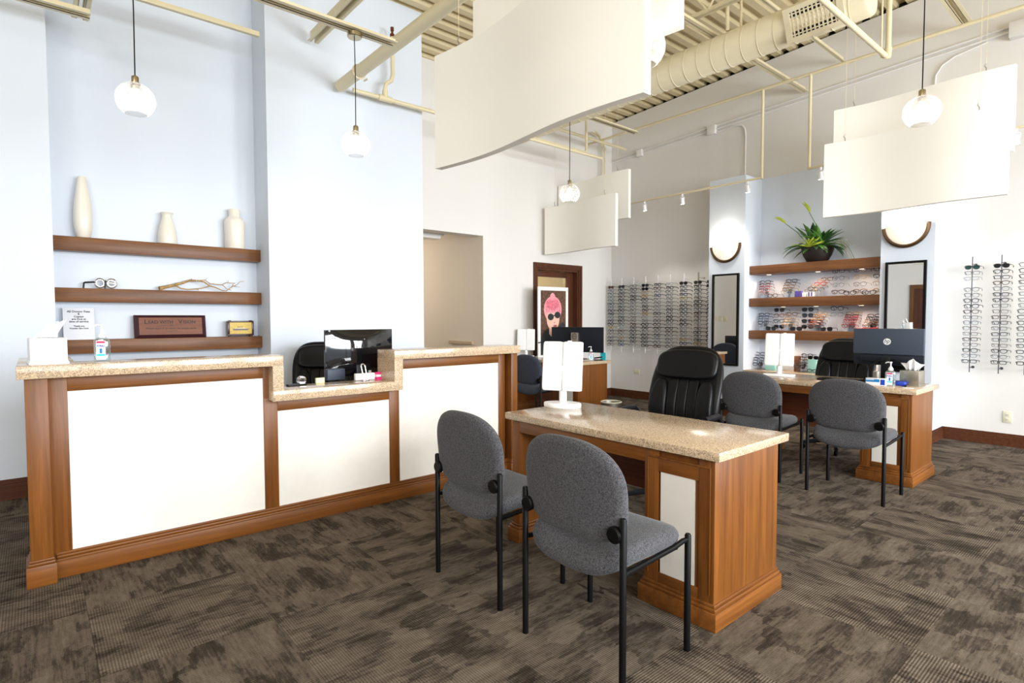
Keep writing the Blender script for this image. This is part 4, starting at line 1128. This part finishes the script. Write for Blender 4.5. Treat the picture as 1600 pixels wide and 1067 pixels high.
# ------------------------------------------------------------------ monitor desk
t = thing('computer_monitor', 'slate grey monitor seen from behind with a round logo on the desk', 'monitor', (5.71, 1.625, .765), R(-92))
q = MB(); q.box(-.268, .268, -.010, .018, .24, .465, .006); q.build('back_cover', M['slate'], t)
q = MB(); q.box(-.266, .266, .0, .03, .145, .24, .004); q.box(-.20, .20, -.03, .012, .175, .235, .01); q.build('lower_back', M['navy'], t)
q = MB(); q.path([(0, -.012, .352), (0, -.009, .352)], .0285, 32); lg = q.build('logo_disc', M['wh'], t)
text('hp', .052, M['slate'], lg, (-.002, -.0125, .356), FACE_Y, shear=.32, sx=.85)
q = MB(); q.box(-.035, .035, -.045, .0, .01, .22, .006); q.build('stand_neck', M['plastic'], t); MB().box(-.12, .12, -.10, .09, 0, .012, .005).build('stand_foot', M['plastic'], t)
q = MB(); q.path([(.02, -.03, .19), (-.04, -.07, .185), (-.10, -.10, .14), (-.13, -.115, .07), (-.14, -.11, .006)], .005, 8); q.path([(.03, -.03, .19), (.09, -.08, .20), (.13, -.07, .17), (.15, -.02, .15)], .005, 8); q.build('cable', M['black'], t)
t = thing('keyboard', 'black keyboard lying beside the blue card box on the monitor desk', 'keyboard', (5.515, 1.90, .765), R(-84))
MB().box(-.20, .20, -.065, .065, 0, .016, .004).build('case', M['plastic'], t)
q = MB()
for i in range(15):
    for j in range(5): q.box(-.19 + i * .0256, -.19 + i * .0256 + .021, -.055 + j * .022, -.055 + j * .022 + .018, .016, .021)
k_ = q.build('keys', M['black'], t, smooth=0); k_['kind'] = 'stuff'
t = thing('card_box', 'small blue and white product box on the monitor desk', 'box', (5.365, 1.60, .765), R(-88))
MB().box(-.07, .07, -.03, .03, 0, .058, .001).build('carton', M['wh'], t)
MB().box(-.07, .030, -.0308, -.0295, .028, .052).build('blue_stripe', M['cblue'], t); MB().box(.036, .069, -.0308, -.0295, .006, .052).build('deep_blue_stripe', M['dblue'], t)
MB().box(-.066, -.01, -.0312, -.030, .044, .049).build('print_line', M['wh'], t)
t = thing('pen_cup', 'round brushed metal cup behind the sanitizer on the monitor desk', 'cup', (5.55, 1.655, .765))
MB().lathe([(0, 0), (.027, 0), (.028, .004), (.028, .10), (.025, .10), (.025, .008), (0, .008)], 28).build('cup_body', M['steel'], t)
o = one('black_pen', MB().path([(5.50, 1.43, .772), (5.37, 1.395, .772), (5.345, 1.388, .7715)], [.0065, .0065, .002], 10), M['plastic'], 'black pen lying before the metal tissue box', 'pen')
one('navy_pouch', MB().box(5.44, 5.52, 1.42, 1.49, .765, .80, .008), M['dblue'], 'dark blue packet between the sanitizer and the metal tissue box', 'packet')
one('desk_card', MB().box(5.30, 5.345, 1.33, 1.40, .765, .767), M['paper'], 'tiny white card lying at the corner of the monitor desk', 'card')

# ------------------------------------------------------------------ far corner desk
t = thing('computer_monitor', 'black monitor with a silver stand on the far corner desk', 'monitor', (5.78, 5.36, .765), R(-75))
MB().box(-.40, .40, -.005, .025, .10, .445, .004).build('back_cover', M['navy'], t)
q = MB(); q.box(-.065, .045, -.05, .0, .0, .37, .006); nk = q.build('stand_neck', M['steel'], t)
MB().box(-.13, .11, -.11, .11, 0, .012, .004).build('stand_foot', M['steel'], t)
q = MB(); q.path([(-.01 + .036 * math.cos(R(a)), -.052, .318 + .036 * math.sin(R(a))) for a in range(0, 360, 15)], .003, 6, closed=True); q.build('logo_ring', M['ink'], nk)
text('DELL', .026, M['ink'], nk, (-.01, -.0515, .318), FACE_Y)
one('cyan_card', MB().box(5.93, 5.94, 4.97, 5.06, .765, .865), M['cyan'], 'bright cyan card behind the sanitizer on the far corner desk', 'card')
t = thing('stapler', 'black stapler behind the sanitizer on the far corner desk', 'stapler', (5.84, 5.02, .765), R(-60))
MB().box(-.06, .06, -.017, .017, 0, .012, .004).build('base', M['plastic'], t); q = MB(); q.box(-.06, .055, -.014, .014, .018, .036, .006); q.v = [(a, b, c + (a + .06) * .14) for a, b, c in q.v]; q.build('arm', M['plastic'], t)
one('white_pen', MB().path([(5.60, 5.16, .772), (5.62, 5.28, .772)], .005, 8), M['wh'], 'white pen lying before the black monitor', 'pen')
# framed poster standing on the desk: a printed portrait
t = thing('framed_poster', 'white framed portrait poster of a pink haired person in dark sunglasses', 'poster', (5.905, 5.95, .765), R(-4))
PW, PH = .29, 1.03
q = MB()
for a in ((-PW, PW, 0, .03), (-PW, PW, PH - .055, PH), (-PW, -PW + .045, .03, PH - .055), (PW - .045, PW, .03, PH - .055)): q.box(a[0], a[1], -.012, .012, a[2], a[3], .003)
q.build('frame', M['wh'], t)
MB().box(-PW + .045, PW - .045, -.004, .006, .03, PH - .055).build('print_sheet', M['backdrop'], t)


def flat(name, poly, layer, m):
    return MB().prism(poly, -.004 - layer * .0007, -.0035 - layer * .0007, lambda u, v, w: (u * .80, w, v * 1.03)).build(name, M[m], t, smooth=0)


def ell(cx, cy, a, b, n=28, a0=0, a1=360): return [(cx + a * math.cos(R(a0 + (a1 - a0) * i / n)), cy + b * math.sin(R(a0 + (a1 - a0) * i / n))) for i in range(n if a1 - a0 == 360 else n + 1)]


flat('shirt', [(-.29, .03), (-.29, .28), (-.22, .36), (-.14, .41), (-.02, .33), (.10, .42), (.17, .46), (.24, .50), (.29, .46), (.29, .03)], 1, 'shirt')
flat('neck', [(-.10, .33), (.00, .26), (.07, .33), (.08, .46), (-.09, .46)], 2, 'skin')
flat('hair_side', ell(-.01, .68, .215, .19), 2, 'hair2')
flat('face', ell(-.005, .545, .155, .165), 3, 'skin')
flat('hair_fringe', ell(-.01, .665, .20, .175, 24, 0, 180) + [(-.205, .60), (-.15, .64), (-.06, .625), (.04, .64), (.12, .66), (.19, .64)], 4, 'hair2')
flat('hair_crown', ell(-.02, .755, .155, .085), 5, 'hair')
flat('hair_bun', ell(-.02, .86, .06, .055), 6, 'hair2')
for k, a in enumerate((-.16, -.11, -.05, .02, .08, .13)): flat('hair_strand', [(a, .78), (a + .012, .78), (a + .02 + .1 * a, .645), (a + .005 + .1 * a, .645)], 7, 'hair')
for cx, cy in ((-.065, .572), (.10, .60)): flat('dark_glass', ell(cx, cy, .072, .048), 8, 'ink')
flat('glasses_bridge', [(-.01, .578), (.04, .590), (.04, .602), (-.01, .592)], 8, 'ink')
flat('nose', [(.03, .56), (.055, .495), (.02, .485), (.005, .49)], 5, 'lip') if False else flat('nose_shadow', [(.005, .492), (.05, .497), (.04, .485), (.015, .481)], 5, 'lip')
flat('lips', ell(.045, .44, .050, .020), 5, 'lip')
flat('lip_gap', ell(.045, .441, .030, .006), 6, 'ink')
MB().path([(-PW - .01, -.02, .215), (-PW + .09, -.02, .225)], .008, 8).build('clip', M['navy'], t)
MB().box(-.25, .25, .012, .11, 0, .012, .002).build('easel_foot', M['wh'], t)

# ------------------------------------------------------------------ plant
t = thing('potted_plant', 'green bromeliad arrangement in a black bowl on the top niche shelf', 'plant', (7.48, 2.90, NZ[0]))
MB().lathe([(0, 0), (.10, 0), (.125, .02), (.165, .09), (.185, .155), (.187, .185), (.178, .187), (.172, .165), (0, .16)], 40, sx=.78).build('pot', M['pot'], t, smooth=50)
MB().lathe([(0, .175), (.10, .18), (.172, .163), (.17, .155), (0, .15)], 28, sx=.78).build('moss', M['soil'], t)


def leaf(name, base, d, L_, wd, droop, m, curl=.25, n=8):
    d = Vector(d).normalized(); side = d.cross(Vector((0, 0, 1)))
    side = side.normalized() if side.length > 1e-3 else Vector((0, 1, 0))
    q = MB(); vs = []; fs = []; p = Vector(base); dirn = d.copy()
    for i in range(n + 1):
        s = i / n; hw = wd * (math.sin(PI * min(1, (s * .92 + .06)) ** .8)) + .0008
        upv = side.cross(dirn).normalized()
        vs += [p - side * hw + upv * hw * curl, p, p + side * hw + upv * hw * curl]
        dirn = (dirn + Vector((0, 0, -1)) * droop / n).normalized(); p = p + dirn * (L_ / n)
        if p.x > .15: p.x = .15
        if p.z < .015 and p.x > -.15: p.z = .015
    for i in range(n):
        a = 3 * i; fs += [(a, a + 1, a + 4, a + 3), (a + 1, a + 2, a + 5, a + 4)]
    q.add(vs, fs); o = q.build(name, M[m], t, smooth=60); o.modifiers.new('solid', 'SOLIDIFY').thickness = .0015
    return o


rr = random.Random(3)
for k in range(44):
    a = rr.uniform(-PI, PI); el = rr.uniform(.20, 1.30)
    leaf('leaf', (rr.uniform(-.04, .04), rr.uniform(-.07, .07), .17), (-.8 * abs(math.cos(a)) * math.cos(el) if k % 3 else .3 * math.cos(a), math.sin(a) * math.cos(el), math.sin(el)), rr.uniform(.24, .38), rr.uniform(.030, .048), rr.uniform(.3, 1.5), 'leaf' if k % 5 < 3 else 'leaf2')
for s_, e_ in ((1, .5), (1, .25), (-1, .45), (-1, .2), (-1, .1)): leaf('leaf', (-.06, s_ * .08, .18), (-.3, s_, e_ + .2), .33, .036, 1.5, 'leaf' if e_ > .3 else 'leaf2')
for k in range(9):          # pale star rosette at the front rim
    a = R(-20 + 220 * k / 8)
    leaf('rosette_leaf', (-.13, .04, .18), (-.4, math.cos(a), .28 + .75 * max(0, math.sin(a))), .12 + .10 * abs(math.cos(a)) ** 2, .026, .2, 'lime')
for b, e_ in (((-.03, .06, .18), (-.08, .36, .515)), ((-.03, .0, .18), (-.05, .085, .62))):
    mid = ((b[0] + e_[0]) / 2, (b[1] + e_[1]) / 2 + (.02 if e_[1] > .2 else -.04), (b[2] + e_[2]) / 2 + .05)
    MB().path([b, mid, e_], [.005, .004, .004], 6).build('flower_stem', M['leaf'], t)
    dd = Vector(e_) - Vector(mid)
    for w_ in (-.4, .4): leaf('bud', e_, (dd.x, dd.y + w_ * .04, dd.z + abs(w_) * .02), .16, .026, .3, 'lime', .9)
for k in range(12):
    a0_ = rr.uniform(.2, .9)
    pts = [(-.02, -.05 - .01 * k, .18)]
    for i in range(1, 7):
        s = i / 6; pts.append((-.02 - .03 * s + .02 * math.sin(k), -.05 - .012 * k - (.12 + .20 * a0_) * s, .18 + .34 * s - (.34 + .25 * a0_) * s * s * (1 if k % 3 else .7)))
    MB().path(pts, .0016, 5).build('grass_blade', M['branch'] if k % 2 else M['leaf'], t)

# waste bin behind the nearest desk
t = thing('waste_bin', 'round waste bin with pale rim behind the nearest bare desk', 'bin', (5.37, 4.41, 0))
MB().lathe([(0, 0), (.105, 0), (.125, .31), (.120, .31), (.10, .01), (0, .01)], 32).build('bin_body', M['steel'], t); MB().path([(.123 * math.cos(R(a)), .123 * math.sin(R(a)), .315) for a in range(0, 360, 15)], .007, 8, closed=True).build('rim', M['ivory'], t)

# ------------------------------------------------------------------ eyeglasses
FR = {}


def frame_mat(k, c, rough=.3, metal=0.0): FR[k] = mat('frame_' + k, c, rough, metal)


frame_mat('black', (.006, .006, .008)); frame_mat('brown', (.07, .025, .012)); frame_mat('gunmetal', (.08, .08, .09), .3, .7); frame_mat('silver', (.35, .35, .37), .3, .9)
frame_mat('gold', (.40, .27, .10), .3, .8); frame_mat('red', (.32, .02, .03)); frame_mat('tortoise', (.16, .06, .02)); frame_mat('amber', (.34, .18, .05)); frame_mat('pink', (.45, .22, .22)); frame_mat('blue', (.03, .04, .10))


def lens_outline(shape, n):
    if shape == 'rect': return superel(.0255, .0165, .45, n)
    if shape == 'round': return superel(.0235, .0215, .95, n)
    if shape == 'square': return superel(.0260, .0205, .55, n, pb=.8)
    return [(u * (1 + .05 * v / .02), v + .10 * u * u * 40 * .02) for u, v in superel(.0265, .0195, .6, n, pb=.95)]      # 'cat'


def glasses_meshes(shape, thick, fm, lens, n=16, joined=False):
    r = (.0050 if thick else .0032) if joined else (.0030 if thick else .0019)
    q = MB(); lq = [MB(), MB()]; ol = lens_outline(shape, n)
    for k, s in enumerate((-1, 1)):
        cx = s * .0335
        q.path([(cx + s * u, .0012 * math.cos(u * 40), .024 + v) for u, v in ol], r, 5, closed=True)
        top_r = r * 1.35
        q.path([(cx - s * .022, 0, .024 + .0160), (cx, -.001, .024 + max(v for u, v in ol)), (cx + s * .022, 0, .024 + .0155)], top_r, 5)
        q.path([(cx + s * .024, 0, .034), (cx + s * .031, .003, .035), (cx + s * .034, .012, .035), (cx + s * .035, .088, .033), (cx + s * .034, .112, .027), (cx + s * .032, .130, .013)], [r * 1.2, r * 1.3, r * 1.2, r * .9, r * 1.1, r * 1.1], 5)
        tgt = q if joined else lq[k]
        b = [(cx + s * u * .97, .0006, .024 + v * .97) for u, v in ol]
        b2 = [(x, y + .0012, z) for x, y, z in b]
        tgt.add(b + b2, [tuple(range(n)), tuple(range(2 * n - 1, n - 1, -1))], 1 if joined else 0)
    q.path([(-.011, 0, .030), (-.005, -.0015, .0345), (.005, -.0015, .0345), (.011, 0, .030)], r * 1.2, 5)
    if joined: return q.mesh('eyeglasses', [fm, lens]), None
    return q.mesh('eyeglasses', [fm]), [l.mesh('lens', [lens]) for l in lq]


GM = {}


def glasses(kind, shape, thick, sun, joined, loc, rot, label, group):
    key = (kind, shape, thick, sun, joined)
    if key not in GM: GM[key] = glasses_meshes(shape, thick, FR[kind], M[{None: 'lens', 'dark': 'dark', 'green': 'green'}[sun]], 16 if not joined else 12, joined)
    me, ls = GM[key]
    o = bpy.data.objects.new('eyeglasses' if not sun else 'sunglasses', me); COL.objects.link(o); o.location = loc; o.rotation_euler = rot
    tag(o, label, 'sunglasses' if sun else 'eyeglasses', group)
    if ls:
        for l in ls:
            c = bpy.data.objects.new('lens', l); COL.objects.link(c); c.parent = o
    return o


ORD = ['', 'first', 'second', 'third', 'fourth', 'fifth', 'sixth', 'seventh', 'eighth', 'ninth', 'tenth', 'eleventh', 'twelfth', 'thirteenth', 'fourteenth', 'fifteenth', 'sixteenth', 'seventeenth', 'eighteenth']
rg = random.Random(11)
TO_ROOM = R(-90)


def display_rod(label, y, z0, z1, xr, m, rows, rr_):
    t = thing('display_rod', label, 'display rod', (xr, y, z0), 0, 'upright eyeglass display rods')
    MB().path([(0, 0, 0), (0, 0, z1 - z0)], rr_, 10).build('rod', m, t)
    for z in (.045, z1 - z0 - .075):
        q = MB(); q.path([(0, 0, z), (XR - xr, 0, z)], .004, 8); q.build('standoff', m, t)
        q = MB(); q.path([(XR - xr - .006, 0, z), (XR - xr, 0, z)], .014, 14); q.build('wall_flange', m, t)
    for k, z in enumerate(rows):
        q = MB(); q.box(-.010, .004, -.004, .004, z - z0 + .022, z - z0 + .027); q.build('nose_rest', M['clear'] if m is not M['black'] else m, t)
    return t


RODY = [6.165, 5.945, 5.705, 5.473, 5.242, 5.020, 4.779, 4.541, 4.335]
SUN_LEFT = {(0, 0): 'tortoise', (1, 0): 'black', (3, 0): 'black', (3, 1): 'black', (6, 0): 'black', (7, 0): 'black', (8, 0): 'black', (8, 1): 'black'}
kinds_l = ['black'] * 6 + ['gunmetal'] * 5 + ['brown'] * 2 + ['silver', 'gold', 'blue']
for c, y in enumerate(RODY):
    rows = [1.842 - r * .0565 for r in range(18)]
    where = '%s rod from the door corner' % ORD[c + 1]
    display_rod('slim metal eyeglass display rod, the ' + where, y, .775, 2.0, 7.50, M['rodgrey'] if c < 7 else M['steel'], rows, .0075 if c < 6 else .011)
    for r, z in enumerate(rows):
        k = rg.choice(kinds_l); th = rg.random() < .55; sh = rg.choice(['rect', 'rect', 'square', 'round', 'cat'])
        sun = None
        if (c, r) in SUN_LEFT: k, th, sh, sun = SUN_LEFT[(c, r)], True, 'square', 'dark'
        nm = ('dark sunglasses' if sun else '%s eyeglasses' % k)
        glasses(k, sh, th, sun, True, (7.488, y + rg.uniform(-.004, .004), z - .012), (0, R(rg.uniform(-2, 2)), TO_ROOM + R(rg.uniform(-6, 6))), '%s, %s from the top on the %s' % (nm, ORD[r + 1], where), 'eyeglasses on the wall display rods')
SUN_RIGHT = {(0, 0): ('gunmetal', 'green'), (1, 0): ('black', 'dark')}
for c, (y, xr) in enumerate(((1.392, 7.50), (1.160, 7.50), (.965, 7.50))):
    rows = [1.838 - r * .0575 for r in range(18)]
    where = ['first rod right of the pilaster mirror', 'second rod right of the pilaster mirror', 'rod cut off by the right edge'][c]
    display_rod('thin black eyeglass display rod, the ' + where, y, .755, 1.957, xr, M['gunrod'] if 'gunrod' in M else M.setdefault('gunrod', mat('grey_rod', (.10, .10, .11), .35, .8)), rows, .0045)
    for r, z in enumerate(rows):
        if c == 0 and r == 3: continue
        k = rg.choice(['black', 'black', 'black', 'gunmetal', 'gunmetal', 'silver', 'brown', 'blue']); th = rg.random() < .45; sh = rg.choice(['rect', 'rect', 'rect', 'square', 'cat'])
        sun = None
        if (c, r) in SUN_RIGHT: k, sun = SUN_RIGHT[(c, r)]; th, sh = True, 'cat'
        if (c, r) in ((0, 17), (1, 17), (1, 5), (1, 6)): k, th = 'black', True
        nm = ('%s sunglasses' % ('green lens' if sun == 'green' else 'dark lens') if sun else '%s %s eyeglasses' % ('thick' if th else 'thin', k))
        glasses(k, sh, th, sun, False, (7.492, y + rg.uniform(-.003, .003), z - .016), (0, R(rg.uniform(-2, 2)), TO_ROOM + R(rg.uniform(-4, 4))), '%s, %s from the top on the %s' % (nm, ORD[r + 1], where), 'eyeglasses on the wall display rods')

# stands on the niche shelves: (y, z of lowest, y top, z top, n, kind list, name of the stand); x runs back with height
SH = {'top': NZ[1], 'middle': NZ[2], 'low': .643}
STANDS = [('top', 3.520, 3.585, 1.80, 5, ['black', 'brown', 'red', 'tortoise', 'pink'], 'leftmost stand', None, 1),
          ('top', 3.235, 3.240, 1.80, 5, ['black', 'tortoise', 'amber', 'amber', 'gold'], 'second stand', None, 1),
          ('top', 2.945, 2.815, 1.80, 6, ['tortoise', 'gold', 'red', 'amber', 'brown', 'gold'], 'third stand', None, 1),
          ('top', 2.665, 2.665, 1.885, 4, ['black', 'gunmetal', 'silver', 'brown'], 'upright stand right of middle', None, 0),
          ('top', 2.430, 2.430, 1.885, 4, ['brown', 'gold', 'gunmetal', 'tortoise'], 'upright stand second from right', None, 0),
          ('top', 2.225, 2.225, 1.885, 4, ['brown', 'black', 'gold', 'amber'], 'upright stand at right end', None, 0),
          ('middle', 3.530, 3.590, 1.365, 5, ['black', 'blue', 'gunmetal', 'black', 'silver'], 'leftmost stand', None, 1),
          ('middle', 3.365, 3.365, 1.425, 4, ['black', 'brown', 'black', 'blue'], 'left upright sunglass stand', [1, 0, 0, 1], 0),
          ('middle', 3.215, 3.230, 1.370, 5, ['brown', 'gold', 'amber', 'gold', 'amber'], 'stand between the sunglass stands', None, 1),
          ('middle', 3.010, 3.010, 1.425, 4, ['black', 'black', 'black', 'black'], 'black sunglass stand', [1, 1, 1, 1], 0),
          ('middle', 2.900, 2.865, 1.375, 6, ['gold', 'amber', 'brown', 'amber', 'red', 'tortoise'], 'stand right of black sunglasses', None, 1),
          ('middle', 2.670, 2.670, 1.435, 2, ['black', 'silver'], 'round clear stand', None, 0),
          ('middle', 2.510, 2.520, 1.370, 6, ['amber', 'brown', 'red', 'red', 'pink', 'red'], 'red frame stand', None, 1),
          ('middle', 2.290, 2.290, 1.340, 5, ['brown', 'black', 'tortoise', 'amber', 'brown'], 'stand at right end', None, 1),
          ('low', 3.590, 3.640, .835, 5, ['black', 'gunmetal', 'black', 'gunmetal', 'black'], 'stand left of folding mirror', None, 1),
          ('low', 3.055, 3.030, .840, 5, ['black', 'brown', 'tortoise', 'gunmetal', 'black'], 'stand right of folding mirror', None, 1)]
for lev, ya, yb, zt, n, ks, where, suns, slope in STANDS:
    zs = SH[lev]; z0 = zs + (.062 if slope else .045)
    if n == 2: z0 = zs + .20
    shelf = {'top': 'upper niche shelf', 'middle': 'middle niche shelf', 'low': 'niche counter'}[lev]
    xa, xb = (7.40, 7.56) if slope else (7.50, 7.50)
    t = thing('acrylic_stand', 'clear acrylic %s for eyeglasses on the %s' % (where, shelf), 'display stand', (xa, ya, zs), 0, 'clear acrylic eyeglass stands')
    if slope:
        q = MB()
        for k in range(n):
            s = k / max(1, n - 1); xx = (xb - xa) * s + .012; yy = (yb - ya) * s; zz = z0 - zs + (zt - z0) * s + .012
            q.box(xx, xx + .004, yy - .045, yy + .045, 0, zz)
        q.build('steps', M['clear'], t, smooth=0)
        MB().box(0, xb - xa + .02, -.06, .06, 0, .003).build('foot', M['clear'], t)
    else:
        MB().path([(.012, 0, .004), (.012, 0, zt - zs + .03)], .006, 8).build('post', M['clear'], t)
        MB().lathe([(0, 0), (.055, 0), (.055, .004), (0, .005)], 24, (.012, 0, 0)).build('foot', M['clear'], t)
    for k in range(n):
        s = k / max(1, n - 1); kk = ks[n - 1 - k]
        sun = 'dark' if suns and suns[n - 1 - k] else None
        sh = rg.choice(['rect', 'square', 'cat', 'round']) if not sun else 'square'
        th = kk not in ('silver', 'gunmetal', 'gold') or sun is not None
        pos = 'lowest' if k == 0 else ('topmost' if k == n - 1 else ORD[k + 1] + ' from bottom')
        o = glasses(kk, sh, th, sun, False, (xa + (xb - xa) * s, ya + (yb - ya) * s, z0 + (zt - z0) * s - .02), (0, 0, TO_ROOM + R(rg.uniform(-5, 5))), '%s %s %s, %s' % (pos, kk, 'sunglasses' if sun else 'eyeglasses', where + ' on the ' + shelf), 'eyeglasses on the niche shelves')
        o.scale = (1.12, 1, 1.12)
LOOSE = [('top', 3.390, 'black', None, 'black eyeglasses lying on the upper niche shelf right of the leftmost stand'), ('top', 2.49, 'black', None, 'black eyeglasses lying on the upper niche shelf near its right end'), ('top', 2.29, 'black', None, 'dark eyeglasses lying at the right end of the upper niche shelf'),
         ('middle', 3.405, 'black', 'dark', 'black sunglasses lying under the left sunglass stand'), ('middle', 3.090, 'black', 'dark', 'black sunglasses lying under the stand of black sunglasses'), ('middle', 2.735, 'black', 'dark', 'black sunglasses lying in front of the round clear stand')]
for lev, y, k, sun, lb in LOOSE:
    o = glasses(k, 'square', True, sun, False, (7.36, y, SH[lev] + .002), (0, 0, TO_ROOM + R(rg.uniform(-12, 12))), lb, 'eyeglasses on the niche shelves'); o.scale = (1.12, 1, 1.12)

# boxes and cases on the niche shelves
for y0, y1, z1, m, lb in ((3.04, 3.12, .075, 'purple', 'dark purple card box on the upper niche shelf'), (2.985, 3.03, .055, 'paper', 'pale card box beside the purple box on the upper niche shelf')):
    one('card_box', MB().box(7.37, 7.43, y0, y1, NZ[1], NZ[1] + z1, .002), M[m], lb, 'box', 'small boxes on the niche shelves')
t = thing('card_box', 'purple and white striped box on the upper niche shelf', 'box', (7.40, 2.935, NZ[1]), 0, 'small boxes on the niche shelves')
MB().box(-.03, .03, -.035, .035, 0, .06, .002).build('carton', M['wh'], t)
for s in (-.02, .012): MB().box(-.0315, -.029, s - .006, s + .008, .004, .056).build('stripe', M['purple'], t)
for k, (y, h, lb) in enumerate(((2.395, .045, 'leftmost red spectacle case on the middle niche shelf'), (2.335, .05, 'second red spectacle case from left on the middle niche shelf'), (2.275, .05, 'third red spectacle case from left on the middle niche shelf'), (2.22, .055, 'fourth red spectacle case from left on the middle niche shelf'))):
    t = thing('spectacle_case', lb, 'case', (7.375, y, NZ[2]), 0, 'red spectacle cases')
    MB().pillow(superel(.026, h / 2, .5, 28, 0, h / 2), .07, lambda u, v, w: (w, u, v)).build('shell', M['red'], t, smooth=60)
    MB().box(-.036, -.0335, -.012, .012, h * .35, h * .6).build('white_label', M['paper'], t)
for y0, y1, z1, lb in ((3.375, 3.50, .075, 'mint green box on the niche counter behind the folding mirror'), (2.865, 2.965, .165, 'mint green box on the niche counter beside the leather chair')):
    one('card_box', MB().box(7.42, 7.50, y0, y1, .643, .643 + z1, .002), M['mint'], lb, 'box', 'mint boxes on the niche counter')
o = glasses('black', 'square', True, None, False, (7.408, 2.905, .645), (0, 0, TO_ROOM), 'black eyeglasses in front of the tall mint green box', 'eyeglasses on the niche shelves')
o = glasses('black', 'square', True, 'dark', False, (7.41, 2.90, .81), (0, 0, TO_ROOM), 'black sunglasses lying on top of the tall mint green box', 'eyeglasses on the niche shelves')
one('brown_case', MB().box(7.50, 7.56, 3.10, 3.17, .643, .84, .01), FR['tortoise'], 'brown leather case standing behind the folding mirror on the niche counter', 'case')
# puck lights under the niche shelves
for zz, ys_, nm in ((NZ[0] - .112, (3.49, 2.885, 2.405), 'top'), (NZ[1] - .112, (3.30, 2.90, 2.40), 'middle'), (NZ[2] - .112, (3.30, 2.72, 2.30), 'lowest')):
    for k, y in enumerate(ys_):
        t = thing('puck_light', '%s puck light from the left under the %s niche shelf' % (ORD[k + 1], nm), 'lamp', (7.47, y, zz), 0, 'puck lights under the niche shelves')
        MB().lathe([(.024, -.006), (.034, -.006), (.036, 0), (.0, 0)], 24).build('ring', M['chrome'], t)
        MB().lathe([(0, -.0075), (.024, -.0075), (.024, -.004), (0, -.004)], 24).build('lamp_face', M['puck'], t)
        d = bpy.data.lights.new('puck_lamp', 'SPOT'); d.energy = 8; d.color = (1, .74, .56); d.spot_size = R(165); d.spot_blend = .8; d.shadow_soft_size = .05
        l = bpy.data.objects.new('puck_lamp', d); COL.objects.link(l); l.parent = t; l.location = (-.03, 0, -.012)
